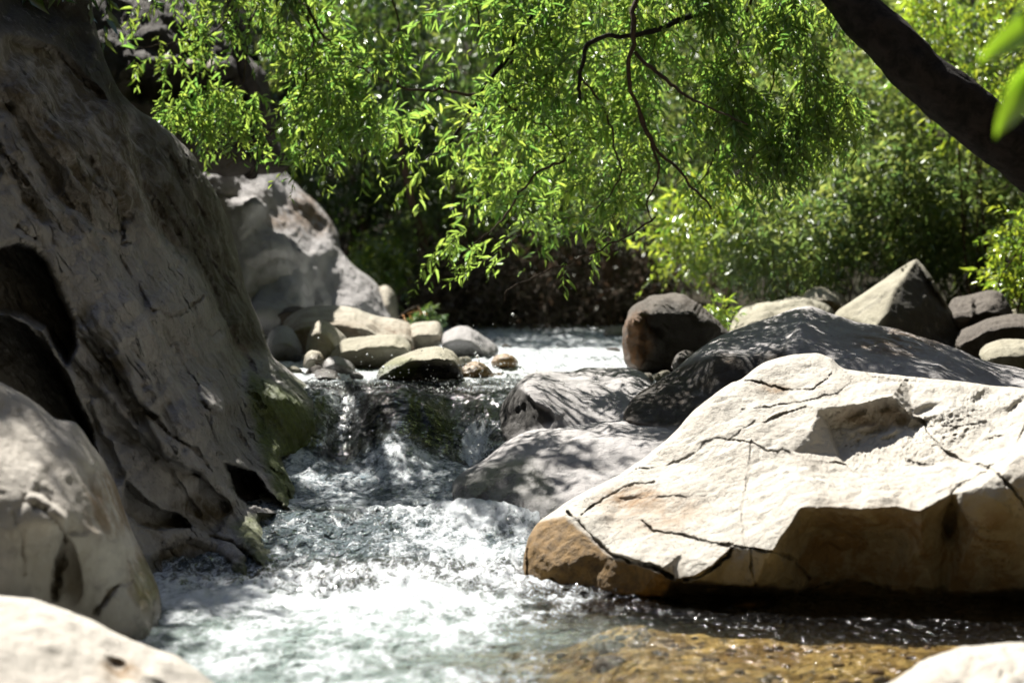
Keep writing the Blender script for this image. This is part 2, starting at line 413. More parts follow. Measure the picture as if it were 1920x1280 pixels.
def rock(name, label, outline, depth, mat, step=4.0, edge_w=40, edge_r=0.25, back=0.5, feats=(), facets=0.5, rough=0.02,
         rough_scale=2.2, fine=0.006, masks=None, wet_h=0.10, cat='boulder', group=None, parent=None, seed=0, warp=5.0, lam=1e-4, brow=None,
         crackc=1.0, grain=None, crackw=1.0, chip=0.0):
    """a closed stone. outline: its contour; depth: control points (px, py, metres) or a brow description; feats: ridges, cracks, hollows"""
    ol = smooth_outline(outline, step * 1.3)
    jn = np.c_[ol / 37.0, np.full(len(ol), seed * 3.1)]
    ol = ol + np.c_[noise3(jn, 5 + seed), noise3(jn + 50, 6 + seed)] * min(3.0, edge_w * 0.08)
    inner, _ = grid_in(ol, step, step * 0.7)
    v2, tri = triangulate(ol, inner)
    e = edge_dist(v2, ol); e[:len(ol)] = 0.0
    wq = np.c_[v2 / 46.0, np.full(len(v2), seed * 1.7)]
    vw = v2 + np.c_[fbm(wq, 4, 11 + seed, gain=0.6), fbm(wq + 31, 4, 12 + seed, gain=0.6)] * warp * 1.25      # wobble the drawn features
    fq = np.c_[v2 / 13.0, np.full(len(v2), seed * 2.3)]
    vc = vw + np.c_[fbm(fq, 3, 15 + seed, gain=0.65), fbm(fq + 17, 3, 16 + seed, gain=0.65)] * min(5.0, warp * 1.1)   # cracks run jagged
    if brow:
        d0, top, under, fr = brow['d'], brow.get('top', 0.35), brow.get('under', 0.1), brow.get('at', 0.4)
        xs = np.linspace(ol[:, 0].min(), ol[:, 0].max(), 80)
        tops, bots = [], []
        for x in xs:
            k = np.abs(ol[:, 0] - x) < (xs[1] - xs[0]) * 1.2 + step
            tops.append(ol[k, 1].min() if k.any() else ol[:, 1].mean()); bots.append(ol[k, 1].max() if k.any() else ol[:, 1].mean())
        t = np.interp(v2[:, 0], xs, tops); bt = np.interp(v2[:, 0], xs, bots)
        H = ol[:, 1].max() - ol[:, 1].min()
        v = (v2[:, 1] - t) / H + 0.05 * fbm(wq * 1.5, 2, seed + 3)
        frn = fr + brow.get('slope', 0) * (v2[:, 0] - ol[:, 0].mean()) / np.ptp(ol[:, 0])
        base = d0 + top * np.clip(1 - v / np.maximum(frn, 0.03), 0, 1) ** 1.15 + under * np.clip((v - frn) / (1 - frn), 0, 1)
        xm = (v2[:, 0] - ol[:, 0].mean()) / (np.ptp(ol[:, 0]) / 2)
        base = base + brow.get('curve', 0.15) * xm ** 2 + brow.get('yaw', 0.0) * xm
    else:
        base = tps(depth, vw, lam)
        if facets > 0: base = (1 - facets) * base + facets * facet(depth, vw, base)
    D = base.copy(); crack = np.zeros(len(v2))
    for ft in feats:
        k = ft[0]
        if k == 'ridge':                         # near rib on one side, step back on the other
            _, poly, delta, w, L = ft
            d, s, pos = near_dist(vw, poly, 1.7 * L); sd = d * s
            fade = sm(0, 0.12, pos) * sm(1, 0.88, pos)
            fade = fade * sm(1.6 * L, 0.6 * L, d)
            D += fade * delta * (sm(-w, w, sd) * np.exp(-np.maximum(sd, 0) / L) - 0.45 * np.exp(-np.abs(sd) / L))
        elif k == 'crack':
            _, poly, dp, w = ft
            w = max(w * crackw, 0.95 * step)
            d, s, pos = near_dist(vc, poly, 4 * w + 8)
            tw = w * (0.45 + 0.75 * np.clip(0.5 + 1.6 * noise3(wq * 2.6, 77 + seed), 0, 1.3))
            dp = dp * (0.35 + 0.9 * np.clip(0.5 + 1.3 * noise3(wq * 1.1 + 9, 78 + seed), 0, 1))
            g = np.exp(-(d / tw) ** 2) * sm(-0.001, 0.03, pos) * sm(1.001, 0.97, pos)
            D += dp * g; crack = np.maximum(crack, g * crackc * np.clip(0.5 + 0.9 * noise3(wq * 0.8 + 4, 79 + seed), 0.15, 1))
        elif k == 'pit':
            _, cx, cy, rx, ry, rot, dp = ft
            a = math.radians(rot); dx = vw[:, 0] - cx; dy = vw[:, 1] - cy
            u = (dx * math.cos(a) + dy * math.sin(a)) / rx; w = (-dx * math.sin(a) + dy * math.cos(a)) / ry
            D += dp * np.exp(-(u * u + w * w) ** 1.5)
        elif k == 'rug':                         # broken, rugged patch
            _, poly, am, w = ft
            ins = inside(vw, np.array(poly, float)); d, _, _ = seg_dist(vw, poly, True)
            rq = np.c_[v2 / 17.0, np.full(len(v2), 3.3)]
            D += am * sm(-w, w, np.where(ins, d, -d)) * (np.abs(fbm(rq, 4, 87, gain=0.6)) * 2 - 0.5 + 0.8 * fbm(rq * 0.45, 2, 88))
        elif k == 'area':                        # a drawn hollow (or bulge) with a clear rim
            _, poly, dp, w = ft
            ins = inside(vw, np.array(poly, float)); d, _, _ = seg_dist(vw, poly, True)
            D += dp * sm(-w, w, np.where(ins, d, -d))
    if grain:                                    # streaky relief along the folds
        ang, ga, lu, lv = grain; ca, sa = math.cos(math.radians(ang)), math.sin(math.radians(ang))
        gq = vw + 26 * np.c_[fbm(wq * 0.5, 2, 71), fbm(wq * 0.5 + 3, 2, 72)]
        gu = gq[:, 0] * ca + gq[:, 1] * sa; gv = -gq[:, 0] * sa + gq[:, 1] * ca
        gg = np.stack([gu / lv, gv / lu, gu * 0 + seed], -1)
        patch = sm(-0.25, 0.35, fbm(wq * 0.35, 2, 73))
        D += ga * (fbm(gg, 3, 74, ridged=True) * (0.35 + 0.65 * patch) + 2.2 * fbm(gg * 0.33, 2, 75))
    r = np.clip(1 - e / edge_w, 0, 1)
    er = edge_r * (1 - np.sqrt(np.maximum(1 - r * r, 0)))
    D = D + er
    p = P(v2[:, 0], v2[:, 1], D)
    # normals
    def normals(p, tri):
        n = np.cross(p[tri[:, 1]] - p[tri[:, 0]], p[tri[:, 2]] - p[tri[:, 0]])
        vn = np.zeros_like(p)
        for i in range(3):
            for c in range(3): vn[:, c] += np.bincount(tri[:, i], n[:, c], len(p))
        return vn / (np.linalg.norm(vn, axis=1, keepdims=True) + 1e-12)
    n = normals(p, tri)
    if np.mean(n[:, 1]) > 0: tri = tri[:, ::-1]; n = -n
    amp = rough * fbm(p * rough_scale, 4, 40 + seed) + fine * fbm(p * 17, 3, 60 + seed)
    if chip:                                     # broken, flaky surface
        cq = p * 5.5 + 0.6 * np.c_[fbm(p * 3, 2, 81), fbm(p * 3 + 7, 2, 82), fbm(p * 3 + 3, 2, 83)]
        amp = amp + chip * (np.abs(fbm(cq, 3, 84 + seed)) - 0.25) * sm(-0.3, 0.3, fbm(p * 1.3, 2, 85 + seed))
    inn = sm(0, step * 3, e) * 0.7 + 0.3
    p = p + n * (amp * inn)[:, None]
    # back half, coarser, sharing the contour
    bnd = e < 1e-3
    inb, eb = grid_in(ol, step * 3.0, step * 1.5)
    ids = np.where(bnd)[0]
    ang_order = []
    # order contour vertices as in ol
    key = {(round(a, 3), round(b_, 3)): i for i, (a, b_) in zip(ids, v2[ids])}
    order = [key.get((round(a, 3), round(b_, 3))) for a, b_ in ol]
    if all(o is not None for o in order):
        order = np.array(order)
        v2b, trib = triangulate(ol, inb)
        nb = len(ol)
        dedge = D[order]
        eb2 = edge_dist(v2b[nb:], ol)
        # depth of the contour spread inward
        w = 1.0 / (((v2b[nb:, None] - ol[None, ::3]) ** 2).sum(-1) + 30.0) ** 1.5
        de = (w * dedge[::3]).sum(1) / w.sum(1)
        t = np.clip(eb2 / max(eb2.max(), 1), 0, 1)
        sub = np.arange(0, len(v2), max(1, len(v2) // 2500)); vs_ = v2[sub]
        i_near = np.concatenate([sub[np.argmin(((v2b[nb + k:nb + k + 500, None] - vs_[None]) ** 2).sum(-1), 1)] for k in range(0, len(v2b) - nb, 500)]) if len(v2b) > nb else None
        Db = de + back * np.sqrt(1 - (1 - t) ** 2)
        if i_near is not None: Db = np.maximum(Db, D[i_near] + 0.04 + 0.3 * back * t)
        pb = P(v2b[nb:, 0], v2b[nb:, 1], Db)
        pb = pb + np.c_[fbm(pb * 2, 3, 91), fbm(pb * 2 + 9, 3, 92), fbm(pb * 2 + 5, 3, 93)] * 0.04 * t[:, None]
        off = len(p)
        mp = np.r_[order, off + np.arange(len(pb))]
        tb = mp[trib]
        q = np.r_[p, pb]
        nn = np.cross(q[tb[:, 1]] - q[tb[:, 0]], q[tb[:, 2]] - q[tb[:, 0]])
        if np.mean(nn[:, 1]) < 0: tb = tb[:, ::-1]
        tri = np.r_[tri, tb]; p = q
    def full(a, fill=0.0): return np.r_[a, np.full(len(p) - len(a), fill)]
    attrs = {'crack': full(crack)}
    wz = water_base(p[:, 0], p[:, 1])
    nz = fbm(p * 7, 2, 3)
    wet = sm(wz + wet_h, wz + wet_h * 0.25, p[:, 2] + 0.05 * nz) if wet_h > 0 else np.zeros(len(p))
    attrs['wet'] = wet
    for k, fn in (masks or {}).items():
        val = full(fn(vw[:, 0], vw[:, 1], p[:len(v2)]))
        attrs[k] = np.clip(np.maximum(attrs[k], val) if k in attrs else val, 0, 1)
    for k in ('stain_shade', 'moss', 'algae', 'dark'):
        if k not in attrs: attrs[k] = np.zeros(len(p))
    # the thing's origin at its base
    base_pt = np.array([p[:, 0].mean(), p[:, 1].mean(), p[:, 2].min()])
    o = mesh_obj(name, p - base_pt, tri, mat, attrs=attrs)
    o.location = base_pt
    if parent: part_of(o, parent)
    else: tag(o, label, cat, group)
    return o

def blob(cx, cy, rx, ry, soft=1.0):
    return lambda x, y, p: sm(1 + soft * 0.5, 1 - soft * 0.5, np.hypot((x - cx) / rx, (y - cy) / ry))
def inpoly(poly, w):
    A = np.array(poly, float)
    def f(x, y, p):
        q = np.c_[x, y]; d, _, _ = seg_dist(q, A, True)
        return sm(-w, w, np.where(inside(q, A), d, -d))
    return f
def vmax(*fs): return lambda x, y, p: np.max([f(x, y, p) for f in fs], axis=0)

# ------------------------------------------------------------------ ground
def ground_z(x, y):
    wz = water_base(x, np.clip(y, 0, 24)) + np.clip(y - 24, 0, None) * 0.1
    bed = -0.30 - 0.10 * fbm(np.stack([x * 1.3, y * 0.9, x * 0], -1), 3, 5)
    bed = bed + 0.20 * sm(0.0, 0.6, x) * sm(9.6, 9.0, y) * sm(3.4, 2.6, x)
    right = sm(0.9, 2.2, x - 0.02 * (y - 13)) * sm(12.4, 14.2, y) * 0.40 + sm(3.2, 5.5, x) * 0.9 + np.clip(x - 5, 0, 80) * 0.35
    left = sm(-1.9, -3.2, x) * 1.1 * sm(6, 9, y) + np.clip(-x - 2.6, 0, 30) * 0.7 * sm(5, 9, y)
    hill = np.clip(y - 20.3, 0, 60) * 0.30 + sm(20.0, 22.0, y) * 0.35 + np.clip(y - 30, 0, 60) * 0.1
    rough = 0.10 * fbm(np.stack([x * 0.8, y * 0.8, x * 0], -1), 4, 9) * sm(13, 16, y)
    sky_block = np.clip(x - 5.5, 0, 22) * 1.9 + np.clip(-x - 6.0, 0, 22) * 0.3 + np.clip(-1.5 - y, 0, 22) * 2.3  # unseen steep slopes beside and behind the camera, added to cut sky light
    return wz + bed + np.clip(right + left + hill + sky_block, 0, 75) + rough

def build_ground():
    def axis(stops):
        out = [stops[0][0]]
        for (a, _), (b_, st) in zip(stops[:-1], stops[1:]):
            k = max(1, int(round((b_ - a) / st))); out += list(a + (b_ - a) * (np.arange(k) + 1) / k)
        return np.array(out)
    xs = axis([(-300, 0), (-60, 20), (-12, 2), (-5, 0.4), (6, 0.06), (14, 0.4), (60, 3), (300, 20)])
    ys = axis([(-60, 0), (-26, 6), (-2, 1.5), (4, 1), (26, 0.07), (40, 0.4), (90, 3), (400, 25)])
    X, Y = np.meshgrid(xs, ys)
    Z = ground_z(X, Y)
    px = 960 + F * X / np.maximum(Y, 1)
    amber = 0.9 * np.clip(sm(10.2, 9.4, Y) * sm(-0.9, 0.3, X) * sm(3.6, 2.8, X) * sm(3.0, 4.5, Y), 0, 1)
    v = np.stack([X, Y, Z], -1).reshape(-1, 3)
    nx, ny = len(xs), len(ys)
    i = (np.arange(ny - 1)[:, None] * nx + np.arange(nx - 1)).ravel()
    f = np.c_[i, i + 1, i + nx + 1, i + nx]
    m, nt, out = new_mat('valley_floor'); b = NB(nt)
    c = b.coord()
    n1 = b.noise(c, 1.2, 6, 0.65, 0.5); n2 = b.noise(c, 14, 6, 0.7); st = b.vor(c, 9)
    soil = b.mix(b.ramp(n1, 0.35, 0.65), rgb(0.022, 0.020, 0.012), rgb(0.045, 0.038, 0.024))
    soil = b.mix(b.ramp(n2, 0.5, 0.72), soil, rgb(0.022, 0.030, 0.010))
    am = b.mix(b.ramp(b.noise(c, 4.5, 5, 0.6, 0.6), 0.36, 0.64), rgb(0.20, 0.11, 0.03), rgb(0.42, 0.27, 0.09))
    am = b.mix(b.ramp(st, 0.25, 0.05), am, rgb(0.28, 0.22, 0.13))
    col = b.mix(b.attr('amber'), soil, am)
    p = b.n('ShaderNodeBsdfPrincipled'); b.put(p.inputs['Base Color'], col); p.inputs['Roughness'].default_value = 0.95
    p.inputs['Specular IOR Level'].default_value = 0.1
    b.put(p.inputs['Normal'], b.bump(b.math('ADD', b.math('MULTIPLY', n2, 0.05), b.math('MULTIPLY', n1, 0.1)), 0.8, 1.0))
    nt.links.new(p.outputs[0], out.inputs[0])
    o = mesh_obj('ground', v, f, m, attrs={'amber': amber.ravel()})
    o['kind'] = 'structure'; o['label'] = 'brown earth valley floor and stream bed under the water and shrubs'
    return o
build_ground()

# ------------------------------------------------------------------ the stream
def build_stream():
    ys = np.exp(np.linspace(math.log(5.2), math.log(23.0), 800))
    us = np.linspace(-1, 1, 560)
    U, Y = np.meshgrid(us, ys)
    X = 0.35 + U * np.interp(Y, [5, 8, 12, 16, 23], [2.9, 3.0, 2.6, 2.9, 3.4])
    Z = water_base(X, Y)
    px, py = project(np.stack([X, Y, Z], -1))
    q = np.stack([X, Y, X * 0], -1)
    wq = q + 0.10 * np.stack([fbm(q * 2.2, 2, 1), fbm(q * 2.2 + 7, 2, 2), X * 0], -1)
    slope = sm(0.05, 0.35, np.gradient(Z, axis=0) / np.gradient(Y, axis=0))
    far = sm(13.2, 13.8, Y)
    slide = sm(12.1, 12.3, Y) * sm(13.3, 12.95, Y)
    mid = sm(10.75, 10.95, Y) * sm(12.25, 12.0, Y)
    low = sm(9.55, 9.85, Y) * sm(10.85, 10.65, Y)
    pile = np.exp(-((Y - 9.45) / 0.30) ** 2)
    pool = sm(9.4, 9.0, Y)
    right = sm(0.15, 0.75, X)
    # chop
    ch1 = fbm(wq * np.array([2.2, 1.5, 1]), 4, 21)
    ch2 = fbm(wq * np.array([7.5, 4.5, 1]), 4, 22, ridged=True)
    ch3 = fbm(wq * np.array([22, 14, 1]), 3, 23, ridged=True)
    st = fbm(wq * np.array([11, 1.9, 1]), 3, 24, ridged=True)              # strands down the slide
    pw = fbm(wq * np.array([1.6, 5.5, 1]), 3, 25)                          # cross ripples in the pool
    Z = Z + far * (0.05 * ch1 + 0.035 * ch2 + 0.010 * ch3) + slide * (0.030 * st + 0.026 * ch1 + 0.003 * ch2 + 0.002 * ch3) \
        + mid * (0.035 * ch1 + 0.025 * ch2 + 0.009 * ch3) + low * (0.055 * ch1 + 0.034 * ch2 + 0.022 * st + 0.010 * ch3) \
        + pile * (0.09 * ch1 + 0.055 * ch2 + 0.016 * ch3) + pool * (1 - 0.5 * right) * (0.020 * pw + 0.020 * ch2 + 0.009 * ch3 + 0.012 * ch1)
    # foam amount
    fo = fbm(wq * 1.7, 4, 26); fo2 = fbm(wq * np.array([5, 3.2, 1]), 4, 27)
    foam = far * (0.56 + 0.45 * fo + 0.35 * fo2 + 0.25 * ch2)
    foam += slide * (-0.16 + 0.62 * np.clip(st, 0, 1) * (0.5 + 0.5 * sm(700, 620, px)) + 0.35 * fo + 0.22 * sm(12.5, 12.95, Y))
    foam += slide * 0.9 * np.exp(-((px - 890) / 30) ** 2) * sm(12.75, 12.3, Y)
    foam += 0.75 * np.exp(-((Y - 13.25) / 0.12) ** 2) * sm(840, 900, px) * (0.7 + 0.5 * fo2)
    foam += mid * (0.30 + 0.30 * fo + 0.55 * fo2 + 0.25 * ch2) + 0.35 * np.exp(-((Y - 12.02) / 0.10) ** 2) * (0.6 + fo2)
    foam += low * (0.04 + 0.34 * sm(660, 900, px) + 0.35 * fo + 0.55 * fo2 + 0.30 * st)
    foam += 0.55 * np.exp(-((Y - 10.72) / 0.10) ** 2) * sm(600, 720, px) * (0.7 + 0.6 * fo2)
    foam += pile * (0.58 + 0.60 * fo2 + 0.3 * fo) * sm(1250, 1020, px)
    foam += pool * (0.30 * sm(7.6, 9.2, Y) * sm(1250, 850, px) + 0.22 * sm(1150, 700, px) + 0.75 * fo2 * sm(1450, 800, px) + 0.45 * fo - 0.40 * right + 0.25 * ch2 * sm(1250, 900, px))
    foam += pool * 0.25 * np.exp(-((Y - 9.05) / 0.16) ** 2) * sm(1500, 1100, px) * (0.5 + fo2)
    foam = np.clip(foam, -0.5, 1)
    turb = pool * sm(0.75, 0.35, X) * np.clip(sm(0.25, -0.35, X + 0.35 * pw + 0.25 * fo) * (0.72 + 0.5 * fo) + 0.22 * np.exp(-((Y - 8.2 - 0.15 * pw) / 0.30) ** 2) * sm(2.2, 0.6, X), 0, 1) * 0.8
    turb = np.clip(turb + 0.42 * mid + 0.30 * low + 0.3 * far + 0.03 * slide, 0, 1)
    deep = np.clip(slide + 0.8 * mid + 0.7 * low + 0.6 * far, 0, 1)
    chop = np.clip(1.0 - 0.72 * pool * sm(0.1, 0.7, X) - 0.75 * slide + 0.25 * fo, 0.12, 1.2)
    v = np.stack([X, Y, Z], -1).reshape(-1, 3)
    ny, nx = X.shape
    i = (np.arange(ny - 1)[:, None] * nx + np.arange(nx - 1)).ravel()
    f = np.c_[i, i + 1, i + nx + 1, i + nx]
    m, nt, out = new_mat('stream_water'); b = NB(nt)
    c = b.coord()
    fa = b.attr('foam'); tu = b.attr('turbid')
    n1 = b.noise(b.scale(c, (1, 0.55, 1)), 17, 5, 0.62, 1.2); n2 = b.noise(c, 110, 4, 0.7, 0.5)
    rip = b.noise(b.scale(c, (1, 0.75, 1)), 15, 3, 0.5, 0.6); rip2 = b.noise(c, 60, 3, 0.55)
    wv = b.n('ShaderNodeVectorMath', operation='ADD'); b.put(wv.inputs[0], b.scale(c, (1, 0.6, 1)))
    nc = b.n('ShaderNodeTexNoise'); b.put(nc.inputs['Vector'], c); nc.inputs['Scale'].default_value = 14; nc.inputs['Detail'].default_value = 4
    sc_ = b.n('ShaderNodeVectorMath', operation='SCALE'); b.put(sc_.inputs[0], nc.outputs['Color']); sc_.inputs['Scale'].default_value = 0.09
    nt.links.new(sc_.outputs[0], wv.inputs[1])
    net = b.ramp(b.vor(wv.outputs[0], 15, 'DISTANCE_TO_EDGE'), 0.10, 0.0)
    net2 = b.ramp(b.vor(wv.outputs[0], 42, 'DISTANCE_TO_EDGE'), 0.14, 0.0)
    thr = b.math('ADD', fa, b.math('MULTIPLY', b.math('SUBTRACT', b.math('ADD', b.math('MULTIPLY', n1, 0.72), b.math('MULTIPLY', n2, 0.28)), 0.5), 2.0))
    thr = b.math('ADD', thr, b.math('ADD', b.math('MULTIPLY', net, 0.16), b.math('MULTIPLY', net2, 0.12)))
    fm = b.ramp(thr, 0.30, 0.92)
    wn_ = b.bump(b.math('MULTIPLY', b.attr('chop'), b.math('ADD', b.math('MULTIPLY', rip, 0.13), b.math('MULTIPLY', rip2, 0.016))), 1.0, 1.0)
    fn_ = b.bump(b.math('ADD', b.math('MULTIPLY', n1, 0.020), b.math('MULTIPLY', n2, 0.007)), 1.0, 1.0)
    tr = b.n('ShaderNodeBsdfTransparent'); b.put(tr.inputs[0], b.mix(b.attr('deep'), rgb(0.90, 0.93, 0.88), rgb(0.16, 0.21, 0.19)))
    di = b.n('ShaderNodeBsdfDiffuse'); b.put(di.inputs[0], b.mix(b.attr('deep'), rgb(0.40, 0.50, 0.47), rgb(0.30, 0.40, 0.48))); b.put(di.inputs['Normal'], wn_)  # bluer tone paints the sky's reflection into the diffuse colour
    gl = b.n('ShaderNodeBsdfGlossy'); gl.inputs['Roughness'].default_value = 0.11; b.put(gl.inputs['Normal'], wn_)
    fr = b.n('ShaderNodeFresnel'); fr.inputs['IOR'].default_value = 1.26; b.put(fr.inputs['Normal'], wn_)
    body = b.n('ShaderNodeMixShader'); b.put(body.inputs[0], b.math('MULTIPLY', tu, 0.8))
    nt.links.new(tr.outputs[0], body.inputs[1]); nt.links.new(di.outputs[0], body.inputs[2])
    wat = b.n('ShaderNodeMixShader'); b.put(wat.inputs[0], fr.outputs[0])
    nt.links.new(body.outputs[0], wat.inputs[1]); nt.links.new(gl.outputs[0], wat.inputs[2])
    fp = b.n('ShaderNodeBsdfPrincipled'); fp.inputs['Base Color'].default_value = rgb(0.69, 0.735, 0.765); fp.inputs['Roughness'].default_value = 0.16
    b.put(fp.inputs['Normal'], fn_)
    mx = b.n('ShaderNodeMixShader'); b.put(mx.inputs[0], b.math('MULTIPLY', fm, 0.93))
    nt.links.new(wat.outputs[0], mx.inputs[1]); nt.links.new(fp.outputs[0], mx.inputs[2])
    nt.links.new(mx.outputs[0], out.inputs[0])
    o = mesh_obj('stream_water', v, f, m, attrs={'foam': foam.ravel(), 'turbid': turb.ravel(), 'deep': deep.ravel(), 'chop': chop.ravel()})
    o['kind'] = 'structure'; o['label'] = 'clear mountain stream tumbling in white cascades between the rocks'
build_stream()

# ------------------------------------------------------------------ rocks of the left bank
def bank_d(x, y):
    return np.interp(0.85 * x - 0.52 * y, [-700, -450, -374, -333, -208, -31, 60, 111, 160, 400], [6.4, 8.3, 8.9, 9.25, 9.85, 10.75, 11.6, 12.2, 12.7, 15])

bank_outline = [(-300, -330), (-60, -330), (60, -260), (130, -140), (165, -40), (178, 40), (196, 110), (222, 168), (255, 204), (300, 232), (362, 288), (375, 320), (402, 354), (430, 420),
    (450, 490), (465, 550), (490, 610), (512, 668), (545, 696), (578, 722), (608, 752), (597, 772), (604, 800), (598, 835), (566, 862), (531, 858),
    (556, 920), (554, 960), (545, 1000), (536, 1060), (528, 1095), (498, 1145), (440, 1150), (400, 1160), (300, 1165), (200, 1150), (60, 1000), (-60, 900), (-260, 800)]
bank_ctrl = [(x, y, float(bank_d(x, y))) for x, y in
    [(-250, -280), (-60, -280), (-200, -100), (0, -120), (100, -150), (100, 0), (-200, 100), (-200, 400), (-200, 700), (0, 100), (0, 250), (0, 400), (0, 850), (100, 250), (100, 420), (180, 300), (200, 560), (250, 700), (120, 760), (160, 900),
     (300, 600), (330, 760), (300, 880), (400, 880), (400, 760), (230, 1000), (150, 150)]]
bank_ctrl += [(250, 230, 12.0), (330, 330, 12.3), (370, 430, 12.5), (400, 520, 12.6), (440, 600, 12.7), (490, 640, 13.0), (460, 660, 12.7), (430, 640, 12.35),
    (455, 700, 12.3), (489, 690, 12.55), (527, 705, 12.75), (600, 755, 12.75), (489, 720, 12.1), (525, 730, 12.15), (575, 780, 12.2), (560, 850, 12.0), (500, 790, 11.9),
    (531, 855, 11.6), (450, 780, 11.6), (480, 860, 11.2), (553, 930, 11.05), (515, 900, 11.1), (545, 1000, 10.6), (535, 1080, 9.9), (490, 1130, 9.45), (440, 1130, 9.4),
    (310, 1130, 9.3), (300, 1010, 9.7), (400, 1010, 9.95), (360, 1080, 9.6), (440, 970, 10.3), (480, 1000, 10.15), (500, 1050, 9.75), (350, 940, 9.95), (430, 930, 10.4)]
cave1 = [(-60, 470), (0, 462), (33, 455), (62, 465), (89, 492), (105, 528), (121, 564), (141, 606), (142, 650), (128, 680), (105, 655), (82, 615), (43, 592), (-60, 570)]
cave2 = [(-60, 585), (0, 592), (50, 616), (92, 660), (125, 715), (168, 800), (180, 860), (110, 830), (60, 790), (-60, 760)]
trihole = [(421, 869), (474, 888), (499, 919), (538, 962), (505, 950), (464, 943), (436, 920), (430, 891)]
shade_band = [(236, 905), (270, 940), (301, 957), (343, 971), (357, 990), (338, 992), (287, 986), (261, 976), (240, 950)]
underlip = [(440, 1022), (455, 1030), (476, 1045), (496, 1070), (498, 1090), (468, 1075), (458, 1045)]
def strata(n, seed):
    g = np.random.default_rng(seed); out = []
    for i in range(n):
        x0, y0 = g.uniform(-60, 380), g.uniform(60, 820)
        L = g.uniform(90, 330); k = int(L / 35) + 3
        t = np.linspace(0, L, k)
        wob = np.cumsum(g.normal(0, 3.2, k)); bend = g.uniform(-0.0007, 0.0007)
        x = x0 + 0.50 * t + 0.86 * (wob + bend * t * t); y = y0 + 0.86 * t - 0.5 * (wob + bend * t * t)
        pts = list(zip(x, y))
        if i % 3 == 0: out.append(('crack', pts, g.uniform(0.03, 0.07), g.uniform(1.8, 3.4)))
        else: out.append(('ridge', pts if g.random() < 0.7 else pts[::-1], g.uniform(0.06, 0.15), g.uniform(4, 8), g.uniform(30, 70)))
    return out
bank_feats = strata(30, 4) + [
    ('area', cave1, 0.55, 5), ('area', cave2, 0.60, 7), ('area', trihole, 0.42, 4), ('area', shade_band, 0.22, 5), ('area', underlip, 0.35, 4),
    ('area', [(488, 965), (528, 968), (534, 1005), (525, 1038), (505, 1010), (490, 985)], 0.14, 5),
    ('area', [(287, 1052), (310, 1026), (345, 1013), (404, 1030), (432, 1055), (425, 1150), (290, 1160)], 0.12, 8),
    ('ridge', [(0, 200), (60, 290), (120, 380), (184, 439), (213, 492), (249, 544), (276, 583)], 0.232, 7, 90),
    ('ridge', [(190, 140), (240, 240), (262, 360), (300, 440), (350, 490), (392, 560), (410, 620)], 0.377, 9, 130),
    ('ridge', [(270, 590), (302, 641), (318, 676), (333, 710), (355, 754), (380, 788), (399, 801)], 0.189, 7, 70),
    ('ridge', [(300, 784), (262, 757), (230, 715), (197, 675), (172, 640), (141, 606)], 0.232, 6, 60),
    ('ridge', [(440, 948), (424, 941), (399, 919), (371, 888), (317, 860), (277, 832), (230, 791), (190, 740)], 0.203, 7, 90),
    ('ridge', [(0, 70), (60, 80), (110, 95), (150, 140), (215, 195)][::-1], 0.22, 9, 60), ('pit', 70, 10, 60, 30, 20, 0.3), ('pit', 150, 60, 24, 50, -20, 0.2),
    ('ridge', [(60, 130), (130, 240), (165, 300), (215, 370), (235, 430)], 0.145, 6, 60),
    ('ridge', [(420, 619), (433, 641), (470, 690), (500, 716), (530, 740), (580, 770)], 0.145, 6, 50),
    ('crack', [(120, 225), (135, 260), (165, 300), (195, 345), (218, 372)], 0.07, 4.0),
    ('crack', [(230, 707), (261, 754), (289, 785), (324, 816), (367, 841), (399, 890)], 0.08, 3.6),
    ('crack', [(355, 738), (405, 776), (449, 810), (480, 854), (527, 897), (548, 950)], 0.07, 3.0),
    ('crack', [(408, 660), (436, 694), (467, 735), (499, 766)], 0.05, 2.4),
    ('crack', [(267, 566), (285, 580), (299, 579), (317, 592), (339, 588), (364, 570), (380, 555)], 0.06, 2.8),
    ('crack', [(364, 566), (372, 590), (380, 613), (396, 630), (411, 619)], 0.06, 2.8),
    ('crack', [(220, 240), (235, 275), (250, 310)], 0.05, 3.0),
    ('crack', [(0, 190), (40, 240), (75, 300), (130, 380), (170, 440)], 0.05, 3.4),
    ('crack', [(30, 420), (52, 440), (70, 445)], 0.08, 5.0),
    ('crack', [(10, 300), (35, 345), (70, 400)], 0.05, 3.0),
    ('crack', [(150, 380), (180, 430), (200, 470)], 0.05, 2.6),
    ('crack', [(230, 405), (232, 440), (230, 460), (250, 452)], 0.06, 3.0),
    ('crack', [(295, 390), (320, 420), (335, 440)], 0.05, 2.6),
    ('crack', [(390, 1005), (427, 1015), (451, 1029)], 0.10, 3.5),
    ('pit', 60, 385, 40, 12, 50, 0.12), ('pit', 10, 200, 22, 18, 0, 0.12), ('pit', 300, 850, 60, 16, 40, 0.07), ('pit', 420, 770, 40, 10, 50, 0.06),
    ('pit', 330, 480, 60, 20, 60, 0.10), ('pit', 90, 330, 80, 16, 60, 0.08), ('pit', 250, 640, 30, 60, -20, -0.05),
]
moss_bank = vmax(
    lambda x, y, p: 0.95 * inpoly([(470, 700), (500, 715), (560, 745), (600, 780), (600, 850), (560, 870), (530, 860), (560, 930), (555, 970), (520, 940), (490, 860), (480, 790), (462, 740)], 12)(x, y, p),
    lambda x, y, p: 0.75 * inpoly([(430, 985), (470, 960), (545, 970), (545, 1060), (500, 1130), (435, 1140), (430, 1070), (470, 1040)], 14)(x, y, p),
    lambda x, y, p: 0.5 * inpoly([(500, 690), (560, 705), (610, 752), (570, 750)], 8)(x, y, p))
